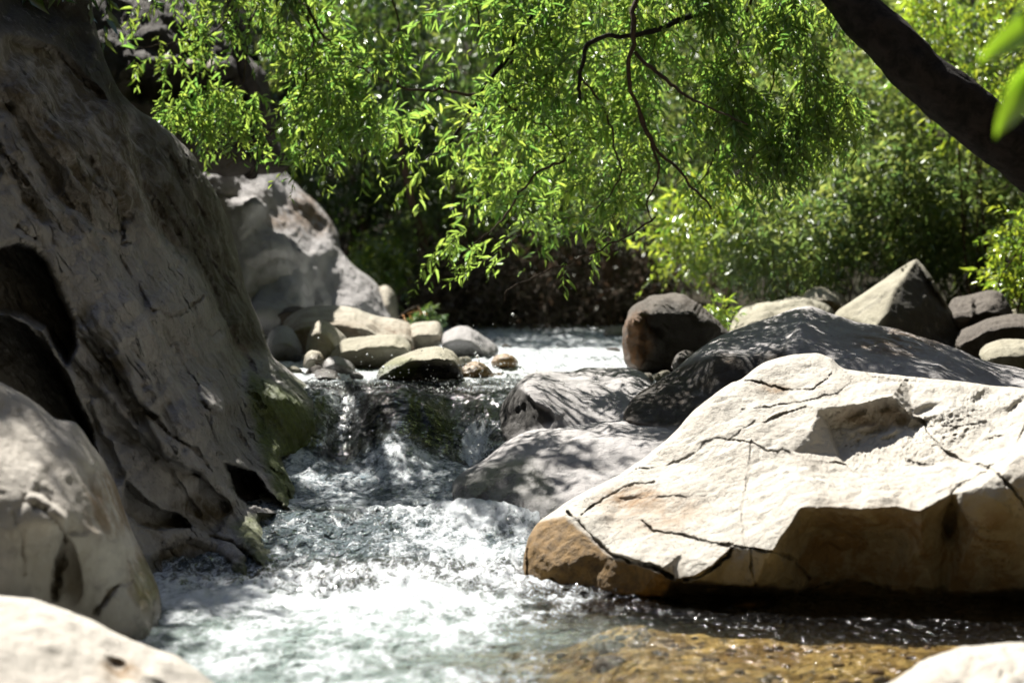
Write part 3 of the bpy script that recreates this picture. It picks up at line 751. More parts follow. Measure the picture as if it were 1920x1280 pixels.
stain_bank = vmax(
    lambda x, y, p: 0.9 * inpoly([(0, 60), (110, 90), (250, 200), (300, 300), (260, 420), (200, 430), (120, 380), (60, 260), (0, 180)], 40)(x, y, p),
    lambda x, y, p: 0.95 * inpoly([(250, 200), (370, 300), (430, 420), (470, 560), (510, 660), (440, 640), (360, 480), (280, 420), (240, 280)], 20)(x, y, p),
    lambda x, y, p: 0.6 * inpoly([(0, 300), (100, 350), (180, 440), (120, 420), (40, 400)], 20)(x, y, p),
    blob(195, 690, 50, 30), blob(380, 955, 55, 25))
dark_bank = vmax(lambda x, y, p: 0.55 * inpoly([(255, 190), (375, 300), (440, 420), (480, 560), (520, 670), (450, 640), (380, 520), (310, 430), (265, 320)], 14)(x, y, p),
    lambda x, y, p: 0.93 * inpoly([(-400, -400), (200, -400), (190, 60), (262, 190), (230, 215), (150, 150), (95, 85), (20, 66), (-400, 60)], 26)(x, y, p), lambda x, y, p: 0.7 * inpoly(cave1, 6)(x, y, p), lambda x, y, p: 0.7 * inpoly(cave2, 6)(x, y, p), lambda x, y, p: 0.9 * inpoly(trihole, 4)(x, y, p), lambda x, y, p: 0.8 * inpoly(underlip, 4)(x, y, p))  # cave and hole masks paint shade into the colour of the hollows
wet_bank = vmax(inpoly([(280, 1040), (430, 1050), (440, 1150), (290, 1160)], 12), inpoly([(488, 965), (528, 968), (534, 1040), (505, 1010)], 6),
                lambda x, y, p: 0.7 * inpoly([(480, 705), (530, 712), (600, 775), (570, 800), (500, 740)], 8)(x, y, p), inpoly(trihole, 6))
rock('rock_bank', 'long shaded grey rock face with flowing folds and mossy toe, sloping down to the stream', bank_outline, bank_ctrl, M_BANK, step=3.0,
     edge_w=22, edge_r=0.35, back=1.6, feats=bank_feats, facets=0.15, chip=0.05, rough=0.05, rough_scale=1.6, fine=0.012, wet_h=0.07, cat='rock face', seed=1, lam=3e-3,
     masks={'moss': moss_bank, 'stain_shade': stain_bank, 'wet': wet_bank, 'dark': dark_bank}, warp=6, grain=(57, 0.060, 19, 170))

# block of the bank in front, shaded above and sunlit below
B_out = [(-260, 640), (-100, 690), (0, 716), (60, 752), (105, 785), (142, 792), (172, 832), (212, 898), (245, 985), (275, 1050), (298, 1105), (304, 1150), (292, 1215), (200, 1230), (60, 1210), (-260, 1180)]
B_ctrl = [(-250, 650, 8.1), (-250, 1100, 7.0), (0, 720, 8.45), (0, 800, 8.1), (0, 870, 7.75), (0, 1000, 7.5), (0, 1110, 7.35), (105, 790, 8.5), (172, 832, 8.6), (140, 860, 8.25), (110, 930, 7.8), (130, 960, 7.72),
    (212, 900, 8.65), (190, 950, 8.2), (200, 1010, 8.0), (245, 985, 8.7), (290, 1090, 8.85), (240, 1060, 8.35), (170, 1100, 7.85), (100, 1060, 7.75), (120, 1120, 7.75), (200, 1180, 7.9), (285, 1190, 8.2), (260, 1130, 8.2), (100, 1200, 7.6), (-100, 900, 7.5), (-100, 780, 8.0)]
rock('bank_boulder', 'pale rock block at the left edge, shaded on top and sunlit below a shadow line', B_out, B_ctrl, M_FORE, step=4.0, edge_w=26, edge_r=0.3, back=0.9, facets=0.45,
     feats=[('crack', [(40, 940), (75, 955), (105, 975), (122, 1000), (112, 1060), (108, 1120)], 0.10, 5.0), ('crack', [(180, 1150), (205, 1110), (225, 1095), (250, 1085)], 0.09, 4.0),
            ('ridge', [(50, 925), (90, 945), (125, 970), (130, 1010)], 0.10, 6, 50), ('pit', 125, 1060, 16, 60, -12, 0.10), ('crack', [(20, 960), (40, 1010), (45, 1080)], 0.03, 3.0),
            ('ridge', [(142, 792), (190, 880), (215, 960), (240, 1040), (262, 1090)], 0.10, 8, 60)],
     rough=0.05, fine=0.010, wet_h=0.09, seed=2, lam=1e-3, masks={'stain_shade': vmax(blob(210, 940, 50, 60), blob(270, 1080, 30, 60)), 'moss': lambda x, y, p: 0.4 * blob(275, 1090, 26, 50)(x, y, p)})
# nearest rock, out of focus
A_out = [(-300, 1080), (-100, 1095), (0, 1112), (60, 1118), (110, 1135), (170, 1160), (230, 1190), (290, 1215), (330, 1230), (370, 1255), (420, 1300), (470, 1400), (380, 1520), (0, 1560), (-300, 1500)]
A_ctrl = [(-280, 1100, 7.2), (0, 1115, 7.15), (110, 1138, 7.15), (230, 1195, 7.15), (330, 1235, 7.15), (400, 1290, 7.0), (440, 1400, 6.6), (300, 1500, 6.0), (0, 1500, 5.7), (-280, 1450, 5.7),
    (0, 1200, 6.65), (120, 1220, 6.7), (220, 1250, 6.75), (280, 1270, 6.75), (100, 1290, 6.35), (200, 1310, 6.4), (320, 1320, 6.6), (-100, 1300, 6.2)]
rock('foreground_rock', 'blurred sunlit cream rock in the bottom left corner, nearest to the viewer', A_out, A_ctrl, M_FORE, step=5, edge_w=24, edge_r=0.2, back=0.6, facets=0.3,
     feats=[('pit', 222, 1250, 22, 12, 60, 0.12), ('ridge', [(20, 1175), (120, 1190), (200, 1230), (240, 1290)], 0.06, 14, 60), ('pit', 300, 1285, 30, 12, 30, 0.06)], rough=0.05, fine=0.01, seed=3, wet_h=0.05,
     masks={'stain_shade': blob(225, 1255, 40, 26)})
# sunlit rock wall behind
L2_out = [(300, 205), (345, 225), (400, 238), (465, 256), (520, 300), (548, 340), (585, 372), (612, 400), (634, 440), (640, 470), (665, 498), (700, 525), (726, 560), (738, 595), (740, 640), (600, 650), (470, 640), (420, 500), (340, 320)]
L2_ctrl = [(300, 210, 17.5), (400, 240, 18.0), (465, 258, 18.6), (520, 300, 19.0), (585, 372, 19.0), (634, 440, 19.0), (700, 527, 18.6), (738, 600, 18.2), (400, 330, 17.0), (470, 330, 17.6), (520, 400, 17.6), (430, 380, 16.9), (490, 380, 17.0),
    (450, 450, 16.7), (530, 450, 17.0), (580, 470, 17.5), (610, 480, 17.9), (600, 570, 17.2), (640, 560, 17.4), (680, 570, 17.6), (480, 620, 16.5), (600, 630, 17.0), (720, 640, 17.6), (540, 560, 16.7)]
rock('rock_wall', 'sunlit pale grey rock slope behind the dark bank, above the stream stones', L2_out, L2_ctrl, M_SLAB, step=4.0, edge_w=22, edge_r=0.5, back=1.2, facets=0.35, cat='rock face', seed=4,
     feats=[('ridge', [(420, 372), (480, 372), (500, 385), (540, 430), (570, 470), (590, 480)], 0.25, 6, 70), ('crack', [(400, 362), (440, 370), (480, 370), (500, 380)], 0.10, 3.5),
            ('crack', [(505, 385), (525, 420), (545, 455), (560, 472)], 0.10, 3.0), ('ridge', [(640, 470), (610, 480), (600, 520), (620, 590)], 0.2, 8, 60),
            ('area', [(470, 498), (500, 478), (545, 476), (575, 485), (595, 540), (590, 600), (470, 600)], 0.10, 12), ('pit', 540, 285, 40, 12, 40, 0.2), ('pit', 590, 420, 40, 10, 50, 0.2)],
     rough=0.06, fine=0.02, wet_h=0.0, masks={'stain_shade': vmax(blob(510, 280, 60, 30), blob(530, 415, 30, 14), blob(590, 400, 60, 40), blob(400, 250, 50, 20))}, lam=1e-3)
rock('boulder', 'smooth rounded grey boulder lying against the sunlit rock slope', [(455, 525), (474, 502), (500, 488), (540, 482), (566, 490), (584, 512), (592, 548), (596, 600), (520, 625), (455, 610)],
     None, M_SLAB, step=4, edge_w=34, edge_r=0.5, back=0.5, brow=dict(d=16.3, top=0.75, under=-0.1, at=0.65, yaw=0.2), rough=0.10, rough_scale=2.5, chip=0.05, wet_h=0, seed=5)
rock('boulder', 'small pale boulder at the foot of the sunlit rock slope, right end', [(703, 560), (710, 538), (726, 534), (742, 552), (748, 590), (740, 620), (705, 610)],
     None, M_STONE, step=3.5, edge_w=20, edge_r=0.25, back=0.4, brow=dict(d=18.4, top=0.3, under=0.0, at=0.5), rough=0.03, wet_h=0, seed=6)
# dark broken rock and soil above the bank, top left
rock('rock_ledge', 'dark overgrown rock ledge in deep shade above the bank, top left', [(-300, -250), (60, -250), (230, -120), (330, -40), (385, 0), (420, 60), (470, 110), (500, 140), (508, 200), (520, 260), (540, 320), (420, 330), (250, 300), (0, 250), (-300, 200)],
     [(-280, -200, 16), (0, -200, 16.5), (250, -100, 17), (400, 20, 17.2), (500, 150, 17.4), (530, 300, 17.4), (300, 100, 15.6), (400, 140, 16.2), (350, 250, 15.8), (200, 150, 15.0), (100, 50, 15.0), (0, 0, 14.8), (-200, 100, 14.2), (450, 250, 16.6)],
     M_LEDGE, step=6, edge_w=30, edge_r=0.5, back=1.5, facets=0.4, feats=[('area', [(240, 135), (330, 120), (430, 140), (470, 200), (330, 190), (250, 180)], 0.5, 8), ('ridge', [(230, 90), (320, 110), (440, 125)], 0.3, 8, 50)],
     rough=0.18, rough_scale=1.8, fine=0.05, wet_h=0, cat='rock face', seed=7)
for i, (x, y, w, h, lab) in enumerate([(312, 112, 24, 22, 'small tan stone on the dark ledge, leftmost of three'), (362, 118, 26, 18, 'small tan stone on the dark ledge, middle of three'), (398, 122, 22, 20, 'small tan stone on the dark ledge, rightmost of three')]):
    rock('stone', lab, [(x - w / 2, y), (x - w * .35, y - h * .4), (x, y - h / 2), (x + w * .4, y - h * .35), (x + w / 2, y + 2), (x + w * .3, y + h * .5), (x - w * .35, y + h * .5)], None, M_STONE,
         step=3, edge_w=10, edge_r=0.08, back=0.12, brow=dict(d=15.5, top=0.08, under=0, at=0.5), rough=0.01, wet_h=0, cat='stone', seed=70 + i, group='stones on the dark ledge')

# ------------------------------------------------------------------ the big pale boulder on the right
R11_out = [(973, 1125), (980, 1060), (990, 1010), (1005, 982), (1035, 960), (1090, 925), (1160, 890), (1210, 855), (1260, 815), (1300, 770), (1350, 730), (1372, 716), (1390, 709), (1430, 680), (1475, 667), (1530, 662), (1560, 672), (1582, 690),
    (1630, 697), (1700, 705), (1780, 712), (1855, 722), (1920, 727), (2040, 730), (2200, 770), (2280, 900), (2250, 1080), (2200, 1180), (1920, 1180), (1600, 1175), (1300, 1160), (1100, 1150), (985, 1145)]
R11_c = [(985, 1110, 9.45), (990, 1010, 9.6), (1005, 982, 9.75), (1035, 960, 9.8), (1090, 925, 9.9), (1160, 890, 10.05), (1210, 855, 10.2), (1260, 815, 10.3), (1300, 770, 10.4), (1350, 730, 10.5), (1390, 710, 10.6), (1430, 680, 10.7),
    (1530, 662, 10.8), (1582, 690, 10.62), (1700, 705, 10.55), (1855, 722, 10.4), (1920, 727, 10.35), (2150, 760, 10.2), (2250, 950, 9.9),
    (1075, 975, 9.62), (1130, 1030, 9.36), (1181, 1058, 9.2), (1258, 1087, 8.98), (1100, 1110, 9.30), (1200, 1112, 9.12), (1250, 1120, 9.10), (1040, 1060, 9.4),
    (1105, 975, 9.60), (1181, 1045, 9.14), (1240, 1062, 8.96), (1290, 1082, 8.86), (1335, 1058, 8.86), (1200, 1005, 9.32), (1280, 1005, 9.2), (1275, 1035, 9.02),
    (1374, 1020, 8.95), (1450, 1028, 8.84), (1470, 1000, 8.87), (1501, 951, 8.98), (1559, 950, 8.95), (1612, 955, 8.9), (1634, 928, 9.04), (1663, 932, 9.0), (1684, 948, 8.92), (1727, 957, 8.84), (1781, 928, 8.87), (1839, 912, 8.8), (1871, 883, 8.85),
    (1918, 851, 8.85), (2000, 840, 8.75), (2150, 850, 8.7),
    (1409, 1098, 8.96), (1350, 1098, 9.02), (1500, 1010, 9.14), (1560, 1005, 9.26), (1620, 1010, 9.22), (1680, 1010, 9.16), (1730, 1010, 8.95), (1785, 985, 9.2), (1830, 990, 8.88), (1900, 965, 8.8), (2050, 1000, 8.72),
    (1280, 1125, 9.3), (1409, 1135, 9.3), (1530, 1145, 9.4), (1650, 1150, 9.4), (1760, 1150, 9.3), (1900, 1150, 9.15), (2150, 1150, 9.0),
    (1160, 950, 9.72), (1250, 950, 9.55), (1300, 880, 9.88), (1400, 950, 9.3), (1400, 870, 9.72), (1420, 790, 10.1), (1470, 735, 10.4), (1520, 700, 10.58), (1487, 847, 9.78), (1523, 808, 9.9), (1533, 768, 10.0), (1612, 757, 10.02), (1670, 743, 10.1),
    (1690, 718, 10.38), (1600, 718, 10.4), (1500, 900, 9.32), (1560, 900, 9.4), (1553, 800, 10.04), (1578, 855, 9.88), (1620, 772, 10.12), (1670, 765, 10.17), (1630, 808, 10.08), (1700, 800, 10.1), (1650, 850, 9.82), (1620, 893, 9.5), (1700, 900, 9.3),
    (1735, 790, 10.12), (1713, 783, 10.1), (1760, 778, 10.02), (1803, 760, 10.1), (1763, 840, 9.72), (1800, 865, 9.52), (1853, 876, 9.2), (1785, 905, 9.1), (1850, 800, 9.86), (1900, 760, 10.12), (1900, 825, 9.5), (2000, 780, 9.9)]
K = lambda pts, dp, w: ('crack', pts, dp, w)
R11_f = [
    K([(1385, 708), (1409, 714), (1425, 717), (1451, 727), (1477, 732), (1500, 730), (1526, 730), (1545, 713), (1563, 697)], 0.045, 2.6), K([(1405, 713), (1425, 717), (1440, 722), (1470, 731)], 0.05, 4.0),
    K([(1180, 883), (1206, 876), (1240, 872), (1279, 861), (1300, 848), (1326, 830), (1341, 821), (1367, 825), (1388, 826), (1409, 830), (1425, 838), (1440, 848), (1477, 848), (1492, 859), (1518, 863), (1550, 866), (1586, 872), (1623, 893), (1650, 900)], 0.03, 2.0),
    K([(1409, 820), (1406, 843), (1404, 874), (1400, 900), (1396, 926), (1391, 949), (1390, 978), (1397, 1013), (1400, 1024)], 0.025, 1.7), K([(1365, 825), (1393, 807), (1420, 790)], 0.022, 1.7),
    K([(1386, 768), (1420, 768), (1466, 757), (1518, 752), (1571, 738), (1602, 705)], 0.022, 1.8), K([(1430, 794), (1459, 778), (1487, 769), (1513, 762)], 0.03, 2.2),
    K([(1059, 957), (1085, 978), (1097, 995), (1123, 1019), (1149, 1042), (1181, 1052), (1216, 1059), (1240, 1071), (1264, 1085)], 0.11, 3.6), K([(1088, 966), (1103, 952), (1126, 940), (1180, 912), (1230, 905)], 0.05, 2.6),
    K([(1202, 975), (1222, 995), (1281, 1003), (1339, 1017), (1409, 1026), (1456, 1036), (1490, 1048), (1502, 1065), (1520, 1088)], 0.06, 2.6), K([(1374, 1025), (1365, 1042), (1336, 1065), (1310, 1080), (1280, 1088)], 0.10, 3.6),
    K([(1409, 1027), (1409, 1054), (1418, 1100)], 0.06, 2.4), K([(1700, 770), (1733, 793), (1738, 811), (1763, 837), (1799, 862), (1853, 876), (1878, 894), (1904, 923), (1925, 955)], 0.055, 2.6),
    K([(1853, 880), (1821, 901), (1785, 923), (1783, 950)], 0.04, 2.0), K([(1695, 858), (1720, 867), (1753, 867)], 0.03, 2.0), K([(1821, 851), (1835, 829), (1864, 819), (1900, 806)], 0.03, 1.8),
    K([(1850, 876), (1886, 854), (1911, 822), (1930, 790)], 0.04, 2.0), K([(1620, 695), (1635, 705), (1680, 712), (1740, 712), (1790, 716)], 0.03, 3.0), K([(1160, 935), (1200, 938), (1230, 932), (1330, 928)], 0.02, 2.0),
    K([(1140, 1000), (1200, 975)], 0.01, 1.5), K([(1560, 672), (1575, 688), (1590, 700)], 0.04, 3.0), K([(1740, 800), (1790, 800), (1850, 790), (1862, 800), (1850, 818)], 0.02, 1.6),
    ('ridge', [(1535, 775), (1551, 797), (1566, 844), (1586, 870)], 0.06, 4, 30), ('pit', 1783, 965, 12, 40, 10, 0.16), ('pit', 1855, 735, 40, 10, -30, 0.06), ('pit', 1905, 765, 24, 8, -40, 0.07), ('pit', 1035, 1095, 7, 9, 0, 0.07),
    ('rug', [(1540, 770), (1670, 735), (1730, 770), (1820, 755), (1860, 800), (1760, 860), (1700, 870), (1600, 875), (1570, 840)], 0.036, 22), ('rug', [(1600, 700), (1920, 728), (1920, 790), (1760, 740), (1620, 720)], 0.026, 14),
    ('pit', 1600, 775, 22, 8, -20, 0.06), ('pit', 1655, 762, 18, 9, 10, 0.06), ('pit', 1690, 785, 14, 12, 0, 0.08), ('pit', 1625, 800, 20, 6, -15, -0.05), ('pit', 1590, 812, 16, 6, 20, -0.03), ('pit', 1670, 810, 22, 7, -25, -0.05), ('pit', 1720, 800, 12, 10, 0, 0.05),
    ('pit', 1185, 938, 26, 7, -10, 0.035), ('pit', 1740, 770, 26, 10, -15, 0.06),
]
wetface = inpoly([(970, 1140), (975, 1060), (988, 1005), (1006, 975), (1060, 970), (1095, 1000), (1150, 1048), (1216, 1064), (1262, 1088), (1255, 1150)], 5)
underfoot = inpoly([(1200, 1180), (1262, 1088), (1310, 1092), (1420, 1100), (1520, 1112), (1700, 1120), (1925, 1105), (2250, 1100), (2250, 1180)], 7)  # band at the foot; its dark part paints the shade of the undercut
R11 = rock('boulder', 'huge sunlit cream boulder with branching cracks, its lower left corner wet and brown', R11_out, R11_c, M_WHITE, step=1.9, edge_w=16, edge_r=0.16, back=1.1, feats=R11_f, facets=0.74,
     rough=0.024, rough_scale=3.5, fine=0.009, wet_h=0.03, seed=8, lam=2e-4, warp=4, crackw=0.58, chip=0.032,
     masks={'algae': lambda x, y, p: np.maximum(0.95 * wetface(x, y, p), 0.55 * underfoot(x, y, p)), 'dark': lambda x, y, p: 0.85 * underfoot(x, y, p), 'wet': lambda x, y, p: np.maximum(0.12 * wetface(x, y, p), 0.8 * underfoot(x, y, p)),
            'stain_shade': vmax(blob(1185, 935, 60, 22), lambda x, y, p: 0.6 * blob(1230, 960, 90, 40)(x, y, p), blob(1450, 727, 26, 8), lambda x, y, p: 0.8 * inpoly([(1480, 1000), (1560, 955), (1730, 965), (1900, 960), (1925, 1150), (1500, 1130)], 30)(x, y, p), lambda x, y, p: .5 * blob(1640, 780, 80, 20)(x, y, p))})  # front: brown staining with shade painted in; ledge hollow browned for its shadow

# ------------------------------------------------------------------ rocks between the big boulder and the stream
rock('boulder', 'low lilac grey boulder with dappled light, wet at its left end below the cascade', [(842, 985), (845, 940), (848, 908), (862, 888), (911, 858), (952, 826), (1005, 800), (1065, 786), (1117, 781), (1200, 785), (1300, 792), (1330, 840), (1280, 900), (1150, 980), (1010, 1005), (900, 1000)],
     [(845, 970, 10.85), (848, 910, 11.2), (911, 860, 11.6), (952, 826, 11.85), (1005, 800, 12.05), (1065, 786, 12.15), (1117, 781, 12.15), (1200, 785, 11.95), (1300, 795, 11.7), (1330, 840, 11.2), (930, 975, 10.72), (1010, 985, 10.5), (1120, 960, 10.3), (1280, 900, 10.6),
      (890, 930, 10.85), (960, 920, 10.85), (900, 890, 11.2), (960, 870, 11.25), (1050, 830, 11.55), (1150, 820, 11.55), (1050, 900, 11.0), (1150, 880, 11.05), (1000, 950, 10.68), (1240, 830, 11.4)],
     M_SLAB, step=3.5, edge_w=22, edge_r=0.2, back=0.6, feats=[('crack', [(1060, 870), (1100, 876), (1150, 880)], 0.02, 1.6), ('pit', 925, 925, 60, 14, -35, 0.06), ('ridge', [(860, 930), (905, 905), (960, 880), (1000, 860)], 0.05, 8, 40), ('pit', 862, 925, 12, 10, 0, 0.05),
     ('crack', [(1050, 830), (1110, 805), (1200, 800)], 0.012, 1.6)], facets=0.3, rough=0.03, wet_h=0.10, seed=9, lam=1e-3,
     masks={'wet': lambda x, y, p: 0.9 * inpoly([(838, 990), (844, 900), (930, 862), (1000, 855), (1030, 900), (1060, 950), (1020, 1000)], 18)(x, y, p)})
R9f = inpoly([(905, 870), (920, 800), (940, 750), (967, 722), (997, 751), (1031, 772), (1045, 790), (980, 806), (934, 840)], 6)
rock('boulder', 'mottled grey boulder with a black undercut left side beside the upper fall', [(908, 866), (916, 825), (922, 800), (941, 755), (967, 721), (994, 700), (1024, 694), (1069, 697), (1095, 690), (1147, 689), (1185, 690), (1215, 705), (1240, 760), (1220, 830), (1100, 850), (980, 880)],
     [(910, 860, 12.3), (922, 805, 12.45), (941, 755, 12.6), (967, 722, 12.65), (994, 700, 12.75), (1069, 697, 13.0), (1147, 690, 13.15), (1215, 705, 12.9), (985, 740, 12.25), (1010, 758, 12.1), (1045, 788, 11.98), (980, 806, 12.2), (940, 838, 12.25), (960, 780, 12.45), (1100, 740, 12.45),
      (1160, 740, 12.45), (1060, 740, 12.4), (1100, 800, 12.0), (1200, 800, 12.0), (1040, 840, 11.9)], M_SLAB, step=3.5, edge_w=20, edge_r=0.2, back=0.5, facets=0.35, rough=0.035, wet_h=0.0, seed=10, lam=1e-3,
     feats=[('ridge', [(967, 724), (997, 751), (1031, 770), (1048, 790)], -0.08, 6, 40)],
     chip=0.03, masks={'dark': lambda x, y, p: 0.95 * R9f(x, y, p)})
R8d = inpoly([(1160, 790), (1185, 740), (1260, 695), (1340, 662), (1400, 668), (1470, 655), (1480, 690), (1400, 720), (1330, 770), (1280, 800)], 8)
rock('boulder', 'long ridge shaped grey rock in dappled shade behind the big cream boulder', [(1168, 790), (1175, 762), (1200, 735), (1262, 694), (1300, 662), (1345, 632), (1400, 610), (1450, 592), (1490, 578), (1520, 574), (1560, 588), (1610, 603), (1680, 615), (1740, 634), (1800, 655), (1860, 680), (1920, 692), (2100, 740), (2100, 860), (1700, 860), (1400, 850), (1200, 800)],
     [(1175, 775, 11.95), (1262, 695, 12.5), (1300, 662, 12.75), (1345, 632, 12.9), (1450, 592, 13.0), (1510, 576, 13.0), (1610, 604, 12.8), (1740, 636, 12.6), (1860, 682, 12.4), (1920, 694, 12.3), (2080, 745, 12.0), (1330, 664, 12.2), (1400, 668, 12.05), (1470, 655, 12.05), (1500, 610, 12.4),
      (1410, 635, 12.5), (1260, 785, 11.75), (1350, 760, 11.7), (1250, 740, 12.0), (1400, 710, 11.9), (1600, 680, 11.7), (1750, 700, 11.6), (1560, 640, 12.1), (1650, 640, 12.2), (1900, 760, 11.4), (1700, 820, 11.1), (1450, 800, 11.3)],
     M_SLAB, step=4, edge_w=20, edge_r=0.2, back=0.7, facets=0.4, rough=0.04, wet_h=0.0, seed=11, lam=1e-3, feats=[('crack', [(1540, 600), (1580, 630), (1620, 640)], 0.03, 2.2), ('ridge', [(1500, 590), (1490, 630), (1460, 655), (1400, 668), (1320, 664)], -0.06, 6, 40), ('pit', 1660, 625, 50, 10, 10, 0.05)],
     masks={'stain_shade': vmax(lambda x, y, p: 0.95 * R8d(x, y, p), blob(1680, 640, 80, 25)), 'dark': lambda x, y, p: 0.9 * R8d(x, y, p)}, chip=0.03)  # left face darkened in colour to stand for its shade

# ------------------------------------------------------------------ stones and boulders further up the stream
def stone(lab, outline, d, mat, top=0.3, under=0.1, at=0.4, name='stone', cat='stone', step=3.0, ew=None, er=0.12, back=0.3, curve=0.12, slope=0, yaw=0, seed=0, wet=0.17, group='stones in the stream', rough=0.02, feats=(), masks=None, fine=0.008):
    o = np.array(outline, float); h = min(np.ptp(o[:, 0]), np.ptp(o[:, 1]))
    return rock(name, lab, outline, None, mat, step=step, edge_w=ew or max(6, h * 0.22), edge_r=er, back=back, brow=dict(d=d, top=top, under=under, at=at, curve=curve, slope=slope, yaw=yaw),
                rough=rough * 1.6, rough_scale=4, fine=fine * 1.6, chip=0.025, wet_h=wet, cat=cat, seed=seed, group=group, feats=feats, masks=masks)
stone('long flat sunlit stone lying highest in the stone pile by the left bank', [(532, 606), (548, 588), (580, 575), (625, 572), (665, 578), (700, 590), (745, 598), (768, 606), (778, 630), (772, 665), (700, 680), (600, 675), (545, 650)], 15.3, M_STONE, top=0.75, at=0.36, under=0.15, seed=20, er=0.1, masks={'stain_shade': lambda x, y, p: 0.8 * sm(590, 625, y)})  # front below the brow browned, painting its shade
stone('upright rounded grey stone in front of the long flat stone', [(572, 655), (578, 625), (588, 606), (602, 600), (622, 608), (640, 622), (652, 635), (648, 665), (610, 690), (575, 680)], 14.75, M_STONE, top=0.3, at=0.35, under=0.02, seed=21, slope=0.4)
stone('broad grey stone with dark underside between the upright stone and the splashing boulder', [(608, 685), (622, 658), (645, 636), (690, 629), (740, 627), (758, 633), (770, 648), (768, 675), (740, 700), (660, 705), (615, 705)], 14.25, M_OLIVE, top=0.45, at=0.30, under=0.12, seed=22, feats=[('pit', 755, 640, 10, 8, 0, 0.05)])
stone('domed mossy stone with black wet front, splashed by the rapids', [(698, 715), (712, 690), (740, 670), (785, 654), (820, 649), (848, 658), (865, 685), (870, 715), (850, 745), (760, 745), (705, 740)], 13.45, M_OLIVE, top=0.5, at=0.22, under=0.2, seed=23, wet=0.12,
      masks={'wet': lambda x, y, p: sm(672, 690, y - 0.12 * np.abs(x - 800)), 'moss': lambda x, y, p: 0.45 * blob(745, 690, 40, 22)(x, y, p), 'dark': lambda x, y, p: sm(668, 688, y - 0.12 * np.abs(x - 800))})
stone('pale blocky stone just right of the long flat stone', [(762, 620), (775, 606), (800, 603), (822, 604), (830, 620), (828, 645), (810, 665), (770, 662)], 15.6, M_STONE, top=0.4, at=0.4, seed=24)
stone('grey gabled stone above the splashing boulder at the edge of the rapids', [(826, 640), (835, 622), (858, 612), (878, 612), (905, 628), (932, 648), (930, 668), (880, 675), (835, 665)], 15.4, M_SLAB, top=0.4, at=0.45, seed=25, slope=0.3)
stone('rough grey stone tucked between bank and stone pile', [(500, 640), (512, 615), (535, 610), (556, 625), (566, 650), (560, 680), (510, 680)], 15.0, M_SLAB, top=0.3, at=0.45, seed=26)
stone('dark arched stone in shadow behind the long flat stone', [(500, 600), (515, 578), (540, 569), (570, 574), (585, 595), (580, 620), (510, 620)], 16.2, M_DARK, top=0.3, at=0.3, seed=27, wet=0)
stone('small tan cobble with orange side at the water beside the upright stone', [(568, 685), (572, 665), (585, 656), (600, 660), (608, 675), (602, 695), (575, 700)], 14.2, M_STONE, top=0.12, at=0.4, er=0.06, back=.12, seed=28, masks={'stain_shade': blob(600, 676, 10, 14)})
stone('small pale flat stone, wet underneath, below the broad grey stone', [(604, 690), (612, 672), (632, 666), (655, 676), (668, 690), (660, 715), (612, 715)], 13.9, M_SLAB, top=0.25, at=0.35, er=0.06, back=.15, seed=29, wet=0.2, masks={'wet': lambda x, y, p: sm(684, 692, y)})
stone('black wet stone in the spray at the left edge of the rapids', [(574, 725), (580, 702), (602, 692), (630, 696), (645, 715), (640, 740), (585, 745)], 13.55, M_DARK, top=0.2, at=0.3, er=0.08, back=.2, seed=30, wet=0.3)
for i, (x, y, w, h, d, lab) in enumerate([(893, 692, 66, 44, 13.7, 'brown stone awash in white water right of the splashing boulder'), (946, 668, 50, 28, 14.4, 'small orange brown stone awash high in the rapids'), (935, 702, 64, 30, 13.7, 'brown stone awash lowest in the rapids beside the grey boulder'), (880, 716, 40, 28, 13.4, 'dark stone awash at the foot of the splashing boulder')]):
    stone(lab, [(x - w * .5, y + h * .2), (x - w * .38, y - h * .3), (x - w * .05, y - h * .5), (x + w * .35, y - h * .3), (x + w * .5, y + h * .15), (x + w * .3, y + h * .6), (x - w * .3, y + h * .6)], d, M_AMBER, top=0.15, at=0.4, er=0.06, back=.15, seed=31 + i, wet=0.25, rough=0.07).location.z -= 0.035
for i, (pts, d, m, lab) in enumerate([
    ([(1036, 640), (1045, 622), (1090, 620), (1108, 622), (1126, 638), (1100, 650), (1050, 650)], 19.2, M_STONE, 'flat pale stone across the far end of the rapids'),
    ([(905, 638), (930, 626), (980, 624), (1036, 630), (1040, 642), (980, 648), (910, 648)], 19.6, M_DARK, 'low brown stone shelf at the far left end of the rapids'),
    ([(1130, 636), (1136, 616), (1152, 611), (1170, 615), (1180, 640), (1165, 652), (1135, 650)], 18.6, M_STONE, 'small rounded pale stone at the far end beside the dark brown boulder')]):
    stone(lab, pts, d, m, top=0.3, at=0.4, seed=36 + i, back=.3)
stone('dark brown boulder with russet left side at the right edge of the rapids', [(1168, 640), (1170, 605), (1186, 575), (1215, 556), (1255, 550), (1290, 556), (1325, 580), (1355, 610), (1385, 640), (1360, 690), (1280, 710), (1195, 705), (1174, 680)], 13.9, M_DARK, top=0.6, at=0.22, under=0.12, er=0.3, back=0.6, seed=40, step=3.5, name='boulder', cat='boulder', group=None, wet=0.1, ew=30,
      feats=[('pit', 1222, 612, 24, 8, 40, 0.08), ('ridge', [(1200, 570), (1205, 620), (1200, 690)], 0.08, 8, 40)], masks={'stain_shade': blob(1195, 640, 30, 50), 'dark': lambda x, y, p: 0.8 * inpoly([(1215, 590), (1260, 566), (1300, 572), (1390, 640), (1370, 720), (1200, 720), (1225, 650)], 12)(x, y, p)}, rough=0.07)  # dark mask paints the shade of the unlit front
